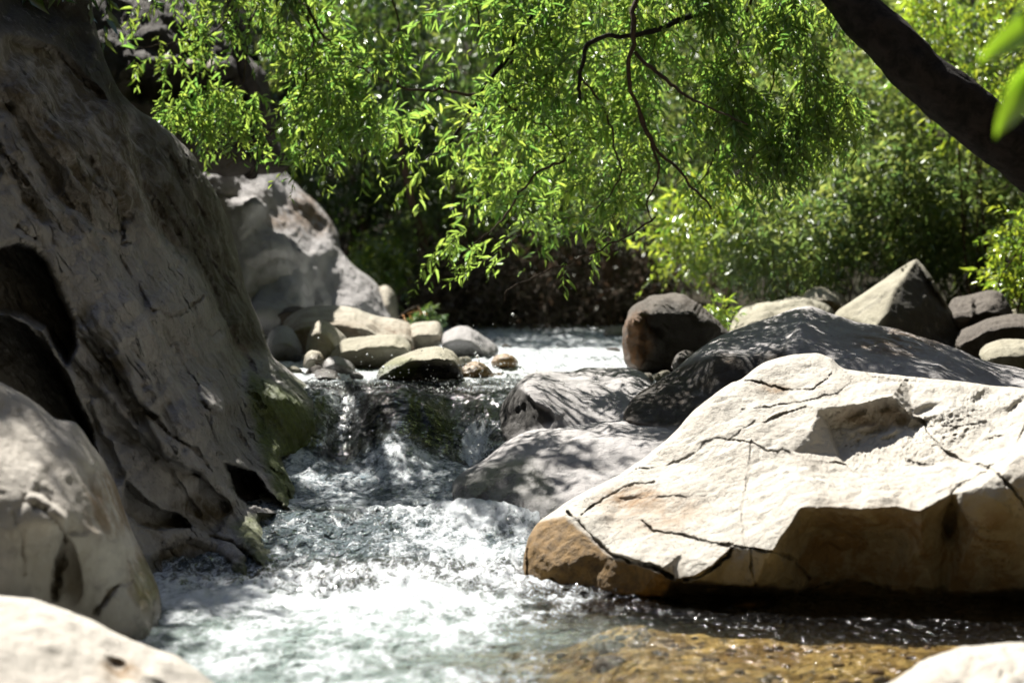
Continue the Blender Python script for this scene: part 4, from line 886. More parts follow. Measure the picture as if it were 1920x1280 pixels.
stone('knobbly olive boulder with a sunlit top at the foot of the shrubs', [(1368, 625), (1380, 590), (1400, 575), (1445, 565), (1490, 556), (1530, 560), (1560, 580), (1560, 620), (1480, 650), (1380, 650)], 15.2, M_OLIVE, top=0.6, at=0.4, seed=41, name='boulder', cat='boulder', group=None, wet=0, rough=0.06, er=0.2, back=.5)
stone('rounded brown boulder perched behind the knobbly olive one', [(1498, 575), (1505, 552), (1525, 538), (1550, 538), (1575, 550), (1592, 575), (1585, 605), (1510, 605)], 16.0, M_STONE, top=0.35, at=0.35, seed=42, name='boulder', cat='boulder', group=None, wet=0, er=.2, back=.4, masks={'stain_shade': lambda x, y, p: sm(555, 575, y)})  # browner below the top
rock('boulder', 'pointed wedge rock, bright left face and right face coloured dark for shade', [(1565, 590), (1600, 562), (1640, 535), (1690, 500), (1718, 486), (1740, 510), (1770, 560), (1800, 610), (1816, 650), (1700, 670), (1590, 640)],
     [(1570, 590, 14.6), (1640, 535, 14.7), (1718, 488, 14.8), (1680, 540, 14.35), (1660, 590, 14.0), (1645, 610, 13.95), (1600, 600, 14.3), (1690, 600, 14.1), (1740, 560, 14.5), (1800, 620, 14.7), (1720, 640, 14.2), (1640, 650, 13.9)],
     M_OLIVE, step=3.5, edge_w=8, edge_r=0.12, back=0.5, facets=0.85, rough=0.03, wet_h=0, seed=43, lam=1e-4, feats=[('crack', [(1600, 595), (1650, 565), (1690, 530)], 0.02, 2), ('crack', [(1620, 560), (1665, 560)], 0.02, 2)], chip=0.03, masks={'dark': lambda x, y, p: 0.85 * inpoly([(1718, 488), (1660, 590), (1640, 640), (1820, 660), (1760, 540)], 10)(x, y, p)})  # dark mask puts the right face's shade into the colour
stone('dark grey cracked boulder right of the wedge rock', [(1776, 600), (1785, 562), (1820, 553), (1850, 545), (1880, 552), (1900, 590), (1890, 640), (1800, 640)], 14.6, M_DARK, top=0.35, at=0.4, seed=44, name='boulder', cat='boulder', group=None, wet=0, er=.2, back=.4, rough=0.05, feats=[('ridge', [(1822, 552), (1828, 590), (1810, 630)], 0.12, 5, 30)])
stone('pale stone at the right edge of the picture under the shrubs', [(1885, 590), (1895, 562), (1940, 558), (1980, 575), (1980, 620), (1890, 615)], 15.5, M_STONE, top=0.3, at=0.5, seed=45, group=None, wet=0)
stone('black shaded boulder at the right edge behind the ridge shaped rock', [(1790, 650), (1800, 622), (1850, 598), (1900, 590), (1990, 600), (2000, 660), (1900, 690), (1800, 680)], 14.0, M_DARK, top=0.3, at=0.25, under=0.1, seed=46, name='boulder', cat='boulder', group=None, wet=0, er=.2, back=.4, rough=0.04)
stone('small olive lichen spotted boulder at the right edge', [(1836, 665), (1850, 645), (1880, 636), (1930, 637), (1980, 660), (1970, 715), (1860, 700)], 13.2, M_OLIVE, top=0.3, at=0.4, seed=47, name='boulder', cat='boulder', group=None, wet=0, er=.2, back=.3)
stone('small wet cobble in the gap between dark brown boulder and ridge rock', [(1258, 690), (1266, 666), (1285, 656), (1302, 662), (1306, 690), (1280, 705)], 13.3, M_DARK, top=0.1, at=0.3, seed=48, wet=0.3, er=0.05, back=.12)
stone('blurred cream rock in the bottom right corner', [(1640, 1300), (1690, 1262), (1740, 1230), (1800, 1210), (1870, 1203), (1960, 1208), (2100, 1240), (2150, 1400), (1900, 1450), (1650, 1400)], 6.3, M_FORE, top=0.75, at=0.6, under=0.05, step=5, seed=49, name='boulder', cat='boulder', group=None, er=0.15, back=.3, rough=0.04, wet=0.04)
stone('amber sunken rock just under the water, bottom right', [(1120, 1330), (1200, 1262), (1330, 1236), (1480, 1228), (1620, 1232), (1760, 1260), (1800, 1340), (1500, 1400), (1200, 1390)], 6.9, M_AMBER, top=0.75, at=0.6, under=0.0, step=5, seed=50, name='boulder', cat='boulder', group=None, er=0.15, back=.2, rough=0.04, wet=0).location.z -= 0.12
stone('thin sliver of stone breaking the surface in front of the cream boulder', [(1372, 1126), (1395, 1120), (1435, 1121), (1442, 1130), (1420, 1140), (1380, 1138)], 9.0, M_AMBER, top=0.10, at=0.5, under=0.0, step=2.5, seed=51, er=0.03, back=.06, rough=0.005, wet=0.2, group=None)

# ------------------------------------------------------------------ trees and shrubs
def tube(path, radii, sides=8, wob=0.0, seed=0, ridges=0.0):
    p = np.array(path, float); r = np.array(radii, float)
    t = np.gradient(p, axis=0); t /= np.linalg.norm(t, axis=1, keepdims=True) + 1e-9
    up = np.array([0.13, -0.9, 0.41])
    a = np.cross(t, up); a /= np.linalg.norm(a, axis=1, keepdims=True) + 1e-9
    b = np.cross(t, a)
    th = np.linspace(0, 2 * math.pi, sides, endpoint=False)
    ring = np.cos(th)[None, :, None] * a[:, None] + np.sin(th)[None, :, None] * b[:, None]
    v = p[:, None] + ring * r[:, None, None]
    crack = np.zeros(v.shape[:2])
    if wob: v = v + ring * (wob * r[:, None] * fbm(v * 4.0, 3, seed))[..., None]
    if ridges:
        L = np.r_[0, np.cumsum(np.linalg.norm(np.diff(p, axis=0), axis=1))]
        q = np.stack([np.broadcast_to(np.cos(th) * 3.2, crack.shape), np.broadcast_to(np.sin(th) * 3.2, crack.shape), np.broadcast_to(L[:, None] * 2.6, crack.shape)], -1)
        rr = fbm(q, 3, seed + 3, ridged=True)
        v = v + ring * (ridges * rr)[..., None]; crack = sm(0.15, -0.45, rr)
    n = len(p)
    i = np.arange(n - 1)[:, None] * sides; j = np.arange(sides)[None]; k = (j + 1) % sides
    f = np.stack([i + j, i + k, i + sides + k, i + sides + j], -1).reshape(-1, 4)
    return v.reshape(-1, 3), f, crack.ravel()

def spline(pts, n):
    p = np.array(pts, float); m = len(p)
    q = np.r_[[2 * p[0] - p[1]], p, [2 * p[-1] - p[-2]]]
    out = []
    for u in np.linspace(0, m - 1 - 1e-9, n):
        i = int(u); t = u - i; a, b, c, d = q[i], q[i + 1], q[i + 2], q[i + 3]
        out.append(0.5 * (2 * b + (c - a) * t + (2 * a - 5 * b + 4 * c - d) * t * t + (3 * b - a - 3 * c + d) * t ** 3))
    return np.array(out)

def limb(name, pts, r0, r1, mat, parent, n=24, sides=8, wob=0.25, ridges=0.0, seed=0, kink=0.0):
    p = spline(pts, n)
    if kink: p = p + np.c_[fbm(p * 7 + seed, 3, 1, gain=0.6), fbm(p * 7 + seed, 3, 2, gain=0.6), fbm(p * 7 + seed, 3, 3, gain=0.6)] * kink * 1.5
    v, f, cr = tube(p, np.linspace(r0, r1, n), sides, wob, seed, ridges)
    o = mesh_obj(name, v, f, mat, attrs={'crack': cr})
    part_of(o, parent)
    return o

LEAF_UV = np.array([[0, 0, 0], [0.30, -0.5, 0.10], [0.34, 0, -0.04], [0.30, 0.5, 0.10], [0.68, -0.36, 0.05], [0.68, 0.36, 0.05], [1, 0, -0.14]])
LEAF_F = np.array([[0, 1, 2], [0, 2, 3], [1, 4, 2], [2, 5, 3], [2, 4, 6], [2, 6, 5]])
LEAF4 = np.array([[0, 0, 0], [0.42, -0.5, 0.08], [0.42, 0.5, 0.08], [1, 0, -0.1]])
LEAF4_F = np.array([[0, 1, 3], [0, 3, 2]])

def sprigs(anchor, dirs, length, nleaf, leaf_len, leaf_w, droop=0.5, g=None, spread=0.9):
    """leaf frames along drooping twigs: origins, axes (along, across, normal), lengths, widths; and the twig paths"""
    g = g or rng
    n = len(anchor)
    length = np.broadcast_to(length, n) * g.uniform(0.6, 1.25, n)
    s = (np.arange(nleaf) + 0.6)[None] / nleaf + g.uniform(-0.03, 0.03, (n, nleaf))
    def at(s):
        return anchor[:, None] + dirs[:, None] * (s * length[:, None])[..., None] + np.array([0, 0, -1.0]) * (droop * (s * length[:, None]) ** 2 / np.maximum(length[:, None], .05))[..., None]
    o = at(s); tan = at(s + 0.04) - o; tan /= np.linalg.norm(tan, axis=-1, keepdims=True)
    r = g.normal(size=o.shape); r -= (r * tan).sum(-1, keepdims=True) * tan
    r /= np.linalg.norm(r, axis=-1, keepdims=True)
    a = tan * g.uniform(0.35, 1.0, s.shape)[..., None] + r * spread + np.array([0, 0, -0.22])
    a /= np.linalg.norm(a, axis=-1, keepdims=True)
    up = np.array([0, 0, 1.0]) + 0.75 * g.normal(size=a.shape)
    c = np.cross(up, a); c /= np.linalg.norm(c, axis=-1, keepdims=True) + 1e-9
    nn = np.cross(a, c)
    sz = leaf_len * g.uniform(0.4, 1.3, s.shape) * (1 - 0.35 * (s > 0.85))
    tp = at(np.broadcast_to(np.linspace(0, 1, 4)[None], (n, 4)))
    R = lambda z: z.reshape(-1, 3)
    return dict(o=R(o), a=R(a), c=R(c), n=R(nn), L=sz.ravel(), W=(sz * leaf_w * g.uniform(0.8, 1.2, sz.shape)).ravel(), twig=tp,
                tint=np.clip(np.repeat(g.normal(0.5, 0.27, n), nleaf) + g.normal(0, 0.26, n * nleaf), 0, 1))

def leaves_mesh(name, lf, mat, parent, sel=None, simple=False):
    U, Fc = (LEAF4, LEAF4_F) if simple else (LEAF_UV, LEAF_F)
    k = slice(None) if sel is None else sel
    o, a, c, n, L, W, T = (lf[x][k] for x in ('o', 'a', 'c', 'n', 'L', 'W', 'tint'))
    v = o[:, None] + a[:, None] * (U[None, :, 0:1] * L[:, None, None]) + c[:, None] * (U[None, :, 1:2] * W[:, None, None]) + n[:, None] * (U[None, :, 2:3] * L[:, None, None])
    m = len(U)
    f = (Fc[None] + (np.arange(len(o)) * m)[:, None, None]).reshape(-1, 3)
    ob = mesh_obj(name, v.reshape(-1, 3), f, mat, attrs={'tint': np.repeat(T, m)})
    if parent: part_of(ob, parent)
    return ob

def twigs_mesh(name, lf, mat, parent, r=0.003):
    tw = lf['twig']; n, k, _ = tw.shape
    off = np.array([[0, 0, 1], [0.87, 0, -0.5], [-0.87, 0, -0.5]]) * r
    rad = np.linspace(1, 0.35, k)
    v = tw[:, :, None] + off[None, None] * rad[None, :, None, None]
    b = (np.arange(n) * k * 3)[:, None, None] + (np.arange(k - 1) * 3)[None, :, None]
    j = np.arange(3)[None, None]; j2 = (j + 1) % 3
    f = np.stack([b + j, b + j2, b + 3 + j2, b + 3 + j], -1).reshape(-1, 4)
    ob = mesh_obj(name, v.reshape(-1, 3), f, mat, attrs={'crack': np.zeros(n * k * 3)})
    part_of(ob, parent)
    return ob

def merge(*ls):
    return {k: np.concatenate([l[k] for l in ls]) for k in ls[0]}

def in_region(poly, d0, d1, n, clump=0.0, scale=3.0, seed=0):
    """points of the place inside a drawn region of the view between two distances, in clumps"""
    A = np.array(poly, float); out = []; tot = 0
    lo, hi = A.min(0), A.max(0)
    while tot < n:
        q = rng.uniform(lo, hi, (n * 3, 2)); d = rng.uniform(d0, d1, n * 3)
        k = inside(q, A); q, d = q[k], d[k]
        p = P(q[:, 0], q[:, 1], d)
        if clump > 0:
            k = fbm(p * scale, 2, seed + 200) > (clump - 0.5) * 0.6 + rng.normal(0, 0.08, len(p)); p = p[k]
        out.append(p); tot += len(p)
    return np.concatenate(out)[:n]

def sunny(p):
    """boughs leave the sun on the cream boulder, the pool and the near rocks"""
    def land(z): return p - SUN[None] * ((p[:, 2] - z) / SUN[2])[:, None]
    a, b_ = land(0.75), land(0.05)
    bad = ((a[:, 0] > 0.15) & (a[:, 1] < 10.95)) | ((b_[:, 0] > -1.25) & (b_[:, 1] < 10.75 - 0.4 * ((b_[:, 0] > -0.25) & (b_[:, 0] < 0.75)))) | (b_[:, 1] < 7.4) | ((b_[:, 0] > -1.5) & (b_[:, 1] < 8.6))
    c = land(0.6)                                              # and let half of it through to the slabs behind
    gap = (c[:, 0] > -0.2) & (c[:, 0] < 1.0) & (c[:, 1] > 10.8) & (c[:, 1] < 13.0) & (fbm(c * np.array([2.3, 2.3, 0]), 2, 55) > -0.08)
    return p[~(bad | gap)]

def open_to_sun(p):
    c = p - SUN[None] * ((p[:, 2] - 2.7) / SUN[2])[:, None]
    return p[~((c[:, 0] > -3.0) & (c[:, 1] > 13.1))]

def dirs_from(p, main, jitter):
    d = np.array(main, float)[None] + rng.normal(0, jitter, p.shape)
    return d / np.linalg.norm(d, axis=1, keepdims=True)

def boxpts(lo, hi, n): return rng.uniform(lo, hi, (n, 3))

# ---- the big willow: leaning dark trunk on the right, hanging boughs over the stream
wil = empty('willow_tree', tuple(P(2420, 760, 13.6)))
tag(wil, 'leaning willow with dark furrowed trunk and bright narrow leaves hanging over the stream', 'tree')
Q = lambda *a: [P(x, y, d) for x, y, d in a]
limb('trunk', Q((2420, 800, 13.8), (2300, 600, 13.5), (2120, 420, 13.1), (1960, 320, 12.9), (1850, 238, 12.8), (1740, 150, 12.8), (1640, 52, 12.9), (1560, -40, 13.1), (1480, -170, 13.4), (1440, -320, 14.0)), 0.215, 0.105, M_BARK, wil, n=150, sides=36, wob=0.25, ridges=0.020, seed=3)
limbs = [
    ([(1500, -140, 13.8), (1420, -30, 13.7), (1320, 20, 13.6), (1250, 50, 13.4), (1190, 66, 13.2), (1108, 74, 13.0), (1096, 108, 13.0), (1084, 155, 13.0), (1090, 188, 13.0)], 0.026, 0.011),
    ([(1240, -160, 13.4), (1192, -10, 13.1), (1188, 65, 13.0), (1176, 140, 13.0), (1200, 220, 13.0), (1238, 285, 13.0), (1285, 335, 13.0), (1335, 392, 13.0)], 0.020, 0.007),
    ([(1200, 215, 13.0), (1228, 290, 13.0), (1240, 320, 13.0), (1216, 370, 13.0), (1222, 415, 13.0)], 0.012, 0.004),
    ([(1190, 100, 13.0), (1260, 160, 12.9), (1330, 200, 12.8), (1400, 235, 12.7)], 0.014, 0.005),
    ([(1420, -60, 13.8), (1390, 60, 13.8), (1350, 160, 13.7), (1335, 300, 13.6), (1300, 360, 13.6)], 0.012, 0.004),
    ([(1500, -60, 13.8), (1475, 60, 13.8), (1440, 180, 13.7), (1425, 300, 13.7)], 0.010, 0.004),
    ([(1240, -160, 13.6), (1080, -60, 13.6), (980, 60, 13.6), (900, 180, 13.6), (850, 260, 13.6), (800, 300, 13.6)], 0.028, 0.006),
    ([(980, 60, 13.6), (940, 170, 13.5), (990, 220, 13.5), (1030, 240, 13.5), (1060, 300, 13.5)], 0.012, 0.004),
    ([(900, 180, 13.6), (820, 170, 13.6), (740, 160, 13.6), (680, 130, 13.6), (650, 110, 13.6)], 0.012, 0.004),
    ([(1060, 300, 13.5), (1000, 330, 13.4), (950, 400, 13.4), (910, 440, 13.4), (870, 480, 13.4)], 0.010, 0.003),
    ([(1230, 410, 13.0), (1180, 440, 13.0), (1120, 470, 13.0), (1050, 500, 13.0), (1000, 520, 13.0), (950, 545, 13.0), (945, 560, 13.0)], 0.007, 0.003),
    ([(895, -60, 14.0), (893, 20, 13.9), (905, 80, 13.8)], 0.010, 0.005),
    ([(1020, 60, 13.7), (1130, 200, 13.4), (1160, 330, 13.3), (1120, 400, 13.3)], 0.010, 0.004),
]
for i, (pts, a, b_) in enumerate(limbs):
    limb('branch', Q(*pts), a, b_, M_BARK if a > 0.02 else M_TWIG, wil, n=36, sides=7, seed=i * 5 + 1, kink=0.035)
W1 = [(600, 130), (680, 100), (780, 90), (850, 40), (900, -60), (1250, -60), (1300, 60), (1280, 200), (1300, 330), (1250, 420), (1150, 430), (1060, 445), (985, 455), (930, 510), (895, 520), (870, 480), (830, 470), (835, 430), (880, 390), (790, 330), (780, 262), (650, 230), (600, 190)]
p1 = sunny(in_region(W1, 13.2, 14.8, 520, 0.84, 1.7, 1))
l1 = sprigs(p1, dirs_from(p1, (-0.55, -0.15, -0.15), 0.5), 0.32, 13, 0.108, 0.18, 0.35)
p1b = in_region([(860, 0), (1230, -20), (1260, 200), (1200, 400), (1000, 420), (900, 330), (880, 200)], 13.4, 14.8, 230, 0.62, 2.0, 2)
p1b = sunny(p1b)
l1b = sprigs(p1b, dirs_from(p1b, (-0.3, -0.15, -0.35), 0.6), 0.30, 14, 0.108, 0.19, 0.5)
p1c = sunny(in_region([(590, 110), (660, 60), (760, 40), (880, -40), (900, 120), (860, 200), (800, 270), (700, 245), (630, 235), (590, 190)], 13.4, 14.6, 190, 0.58, 2.0, 6))
l1c = sprigs(p1c, dirs_from(p1c, (-0.5, -0.15, -0.3), 0.5), 0.30, 14, 0.108, 0.19, 0.5)
p2 = in_region([(1190, -60), (1600, -60), (1560, 60), (1500, 180), (1450, 320), (1380, 390), (1280, 380), (1220, 250), (1200, 100)], 13.2, 13.8, 310, 0.66, 2.2, 3)
p2 = sunny(p2)
l2 = sprigs(p2, dirs_from(p2, (0.0, -0.1, -0.9), 0.45), 0.30, 14, 0.105, 0.16, 0.3)
p3 = sunny(boxpts((0.0, 13.1, 3.35), (2.6, 14.6, 4.3), 330))
l3 = sprigs(p3, dirs_from(p3, (0.0, -0.1, -0.6), 0.6), 0.30, 14, 0.09, 0.2, 0.3)
p4 = in_region([(1520, 60), (1640, 200), (1560, 260), (1480, 320), (1440, 300), (1480, 180)], 13.2, 14.2, 160, 0.5, 3, 4)
l4 = sprigs(p4, dirs_from(p4, (-0.1, -0.1, -0.9), 0.45), 0.28, 14, 0.085, 0.18, 0.3)
p5 = np.array(Q((815, 470, 13.4), (850, 440, 13.4), (905, 470, 13.4), (930, 480, 13.4), (880, 430, 13.4), (900, 500, 13.4), (950, 440, 13.4), (1120, 465, 13.0), (1060, 490, 13.0), (790, 262, 13.6), (770, 280, 13.6), (640, 120, 13.6), (610, 160, 13.6), (650, 220, 13.6), (700, 200, 13.6)))
l5 = sprigs(p5, dirs_from(p5, (-0.35, -0.1, -0.6), 0.3), 0.24, 15, 0.09, 0.2, 0.4)
lw = merge(l1, l1b, l1c, l4, l5)
order = np.argsort(lw['o'][:, 1] + 0.6 * (np.arange(len(lw['o'])) < len(lw['o']) - len(l5['o'])))
near, rest = order[:300], order[300:]
o = leaves_mesh('foliage', lw, M_LEAF, wil, rest); o['kind'] = 'stuff'
o = leaves_mesh('foliage', merge(l2, l3), M_LEAF, wil); o['kind'] = 'stuff'
twigs_mesh('twigs', merge(l1, l1b, l1c, l2, l3, l4, l5), M_TWIG, wil, 0.0028)['kind'] = 'stuff'
leaf_me = None
for i in near:
    if leaf_me is None:
        lo = mesh_obj('leaf', LEAF_UV, LEAF_F, M_LEAF, attrs={'tint': np.full(7, 0.6)}); leaf_me = lo.data
    else:
        lo = bpy.data.objects.new('leaf', leaf_me); COL.objects.link(lo)
    A, C, N, L, W = lw['a'][i], lw['c'][i], lw['n'][i], lw['L'][i], lw['W'][i]
    mw = Matrix(((A[0] * L, C[0] * W, N[0] * L, lw['o'][i][0]), (A[1] * L, C[1] * W, N[1] * L, lw['o'][i][1]), (A[2] * L, C[2] * W, N[2] * L, lw['o'][i][2]), (0, 0, 0, 1)))
    lo.parent = wil; lo.matrix_parent_inverse = Matrix.Translation(-Vector(wil.location)); lo.matrix_basis = mw

# ---- tree on the left bank, its boughs hanging before the dark ledge and over the bank
lt = empty('willow_tree', tuple(P(470, 330, 17.0)))
tag(lt, 'smaller willow above the left bank with twigs hanging in front of the dark ledge', 'tree')
limb('trunk', [P(470, 330, 17.0), P(480, 200, 16.6), P(455, 120, 16.2), P(430, 20, 15.8), P(400, -120, 15.2), P(330, -300, 14.4)], 0.055, 0.04, M_BARK, lt, n=40, sides=14, wob=0.3, ridges=0.008, seed=8)
for i, (pts, a, b_) in enumerate([
    ([(420, -60, 15.4), (500, -10, 14.4), (570, 10, 14.0), (600, 60, 14.0), (640, 95, 14.0)], 0.022, 0.006), ([(560, 5, 14.0), (585, 60, 13.9), (576, 120, 13.8), (572, 175, 13.8)], 0.010, 0.004),
    ([(400, -100, 15.0), (480, -20, 14.2), (465, 60, 14.0), (455, 160, 13.9)], 0.010, 0.004), ([(600, 110, 13.8), (560, 180, 13.8), (520, 240, 13.8), (470, 270, 13.8), (425, 318, 13.8)], 0.008, 0.003),
    ([(520, 240, 13.8), (440, 265, 13.8), (372, 302, 13.8)], 0.005, 0.002), ([(500, 255, 13.8), (485, 300, 13.8), (462, 332, 13.8)], 0.004, 0.002), ([(730, -40, 14.4), (745, 40, 14.3), (755, 85, 14.2)], 0.008, 0.004),
    ([(470, -10, 14.2), (400, 60, 14.0), (330, 80, 14.0), (250, 90, 14.0)], 0.008, 0.003)]):
    limb('branch', Q(*pts), a, b_, M_TWIG, lt, n=28, sides=6, seed=i * 7 + 2, kink=0.03)
q1 = in_region([(215, 80), (260, 0), (330, -60), (660, -60), (650, 60), (600, 110), (540, 130), (500, 80), (420, 100), (330, 125), (240, 115)], 13.6, 14.8, 140, 0.68, 2.2, 11)
q2 = in_region([(300, 210), (310, 160), (400, 150), (480, 170), (500, 230), (470, 255), (400, 265), (350, 225)], 13.6, 14.4, 90, 0.5, 3, 12)
q3 = in_region([(540, 120), (640, 60), (640, 160), (600, 280), (565, 295), (540, 240)], 13.6, 14.2, 50, 0.5, 3, 13)
qs = merge(*[sprigs(q, dirs_from(q, (0.1, -0.2, -0.45), 0.6), 0.24, 14, 0.085, 0.22, 0.4) for q in (q1, q2, q3)])
q4 = open_to_sun(sunny(boxpts((-6.4, 11.6, 3.4), (-1.2, 15.8, 7.2), 4800)))
qc = sprigs(q4, dirs_from(q4, (0.2, -0.1, -0.4), 0.6), 0.36, 14, 0.15, 0.28, 0.3)
leaves_mesh('foliage', qs, M_LEAF, lt)['kind'] = 'stuff'
leaves_mesh('crown', qc, M_LEAF_D, lt, simple=True)['kind'] = 'stuff'
twigs_mesh('twigs', merge(qs, qc), M_TWIG, lt, 0.003)['kind'] = 'stuff'

# ---- shrubs and trees behind, out of focus
def shrub(name, label, cat, px, py, d, rx, rz, n, mat, leaf=0.10, lw_=0.26, stems=5, group=None, base_py=None, trunk=0.0, ry=None, main=(0, -0.1, -0.3), length=0.34, bark=M_BARK2, hollow=0.55):
    c = P(px, py, d); ry = ry or rx
    bz = float(ground_z(np.array([c[0]]), np.array([c[1]]))[0]) - 0.05
    root = empty(name, (c[0], c[1], bz)); tag(root, label, cat, group)
    n = int(n * 1.35)
    u = rng.normal(size=(n, 3)); u /= np.linalg.norm(u, axis=1, keepdims=True)
    rad = rng.uniform(hollow, 1.0, n) ** 0.6
    lump = 1 + 0.35 * fbm(u * 2.2 + px, 2, int(px) % 50)
    p = c + u * (rad * lump)[:, None] * np.array([rx, ry, rz])
    p = p[fbm(p * 2.4, 2, int(py)) > -0.22]
    p[:, 2] = np.maximum(p[:, 2], bz + 0.1)
    l = sprigs(p, dirs_from(p, main, 0.65), length, 13, leaf, lw_, 0.3)
    leaves_mesh('crown', l, mat, root, simple=True)['kind'] = 'stuff'
    for s in range(stems):
        top = c + np.array([rng.uniform(-0.7, 0.7) * rx, rng.uniform(-0.4, 0.4) * ry, rng.uniform(0.1, 0.8) * rz])
        b0 = np.array([c[0] + rng.uniform(-0.15, 0.15) * rx, c[1] + rng.uniform(-0.1, 0.1), bz])
        mid = (b0 + top) / 2 + rng.normal(0, 0.12, 3)
        limb('trunk' if (trunk and s == 0) else 'stem', [b0, b0 * .6 + mid * .4 + rng.normal(0, .03, 3), mid, top], trunk if (trunk and s == 0) else 0.013, 0.005, bark, root, n=14, sides=7, seed=s)
    return root

G = 'willow shrubs on the right bank'
shrub('willow_shrub', 'grey green shrub with reddish stems right above the olive boulder', 'shrub', 1470, 440, 17.0, 0.62, 0.42, 330, M_LEAF_B, stems=8, group=G)
shrub('willow_shrub', 'pale backlit shrub above the wedge rock, middle of the right bank', 'shrub', 1640, 370, 17.6, 0.72, 0.55, 420, M_LEAF_B, group=G)
shrub('willow_shrub', 'shrub with dark base right of the wedge rock', 'shrub', 1790, 420, 18.0, 0.60, 0.50, 300, M_LEAF_B, group=G)
shrub('willow_shrub', 'tall pale shrub rising below the leaning trunk', 'shrub', 1560, 250, 18.6, 0.85, 0.75, 480, M_LEAF_B, group=G)
shrub('willow_shrub', 'green shrub just behind the dark brown boulder, with a crooked brown stem', 'shrub', 1330, 420, 17.4, 0.50, 0.40, 220, M_LEAF_Y, group=G, trunk=0.06)
shrub('willow_shrub', 'pale shrub seen under the bend of the leaning trunk, far right', 'shrub', 1880, 330, 18.4, 0.60, 0.70, 320, M_LEAF_B, group=G)
shrub('willow_shrub', 'bright yellow green bush at the right edge above the pale stone', 'shrub', 1915, 480, 15.6, 0.26, 0.36, 120, M_LEAF_Y, group=G, leaf=0.085, length=0.22)
shrub('willow_shrub', 'sunny foliage at the top right corner beyond the trunk', 'shrub', 1840, 60, 17.5, 0.8, 0.9, 420, M_LEAF_Y, group=G)
G2 = 'trees along the far bank'
shrub('tree', 'tree with grey green crown behind the middle of the willow boughs', 'tree', 1150, 180, 20.5, 1.3, 1.3, 560, M_LEAF_B, leaf=0.13, group=G2, trunk=0.10, length=0.4)
shrub('tree', 'green tree behind the left end of the willow boughs, top middle', 'tree', 830, 60, 20.5, 1.1, 1.0, 480, M_LEAF_D, leaf=0.13, group=G2, trunk=0.09, length=0.4)
shrub('tree', 'tree filling the top right behind the leaning trunk', 'tree', 1500, 60, 21.0, 1.6, 1.2, 600, M_LEAF_B, leaf=0.13, group=G2, trunk=0.10, length=0.4)
shrub('tree', 'dark tree over the shaded hollow behind the sunlit rock slope', 'tree', 660, 260, 21.5, 0.9, 0.9, 420, M_LEAF_D, leaf=0.13, group=G2, trunk=0.12, length=0.4)
shrub('tree', 'pale leaved tree high behind the hanging twigs of the left willow', 'tree', 640, 40, 22.0, 0.9, 0.8, 380, M_LEAF_B, leaf=0.13, group=G2, trunk=0.10, length=0.4)
shrub('tree', 'dark tree behind the dry brush at the end of the stream', 'tree', 950, 330, 22.5, 1.2, 0.9, 480, M_LEAF_D, leaf=0.13, group=G2, trunk=0.12, length=0.4)
shrub('tree', 'tree behind the shrubs at the far right', 'tree', 1800, 220, 22.0, 1.5, 1.3, 560, M_LEAF_B, leaf=0.13, group=G2, trunk=0.10, length=0.4)
G3 = 'low plants in the hollow'
shrub('bush', 'low dark green bush at the foot of the sunlit rock slope', 'bush', 705, 500, 20.0, 0.30, 0.28, 130, M_LEAF_Y, group=G3, leaf=0.10, stems=3, length=0.25)
shrub('bush', 'small leafy bush lit in the dark hollow left of the dry brush', 'bush', 770, 450, 20.6, 0.32, 0.3, 110, M_LEAF_B, group=G3, leaf=0.10, stems=3, length=0.25)
shrub('bush', 'small bright green weed between the dark brown and olive boulders', 'bush', 1345, 585, 15.6, 0.07, 0.10, 26, M_LEAF_Y, group=G3, leaf=0.07, stems=2, length=0.14)
shrub('bush', 'tiny green plant behind the long flat stone', 'bush', 800, 592, 17.6, 0.10, 0.06, 24, M_LEAF_D, group=G3, leaf=0.07, stems=2, length=0.12)

# ---- wooded slope closing the valley: one mass of foliage
wd = boxpts((-9, 23.5, 0), (10, 31, 0), 5200)
wd[:, 2] = ground_z(wd[:, 0], wd[:, 1]) + rng.uniform(0.1, 1.0, len(wd)) ** 0.8 * 3.4
wl_ = sprigs(wd, dirs_from(wd, (0, -0.2, -0.3), 0.7), 0.5, 12, 0.17, 0.36, 0.3)
ob = leaves_mesh('far_woodland', wl_, M_LEAF_D, None, simple=True); tag(ob, 'dark mass of woodland leaves closing the valley behind the trees', 'woodland', kind='stuff')

# ---- dry brush and leaf litter on the far bank
db = in_region([(770, 470), (860, 430), (1000, 460), (1250, 480), (1300, 540), (1180, 610), (1130, 622), (900, 622), (780, 600)], 20.0, 21.6, 650)
dt = sprigs(db, dirs_from(db, (0, -0.1, 0.1), 0.8), 0.7, 9, 0.10, 0.4, 0.5)
br = empty('dry_brush', tuple(P(1000, 630, 20.5))); tag(br, 'tangle of dry brown brush and dead leaves on the far bank', 'brush', kind='stuff')
twigs_mesh('dead_twigs', dt, M_DRY, br, 0.007)['kind'] = 'stuff'
leaves_mesh('dead_leaves', dt, M_LITTER, br, simple=True)['kind'] = 'stuff'
fr_ = empty('fern', tuple(P(742, 600, 17.0))); tag(fr_, 'small orange dried fern frond behind the long flat stone', 'fern')
limb('stem', Q((742, 602, 17.0), (755, 588, 17.0), (772, 577, 17.0), (786, 572, 17.0)), 0.005, 0.002, M_DRY, fr_, n=10, sides=5)
fq = np.array(Q((752, 590, 17.0), (762, 584, 17.0), (772, 578, 17.0), (780, 574, 17.0)))
leaves_mesh('frond', sprigs(fq, dirs_from(fq, (0.5, 0, -0.3), 0.3), 0.07, 5, 0.06, 0.3), leaf_mat('orange_leaf', (0.25, 0.13, 0.04), (0.3, 0.17, 0.06), (0.3, 0.16, 0.04)), fr_)

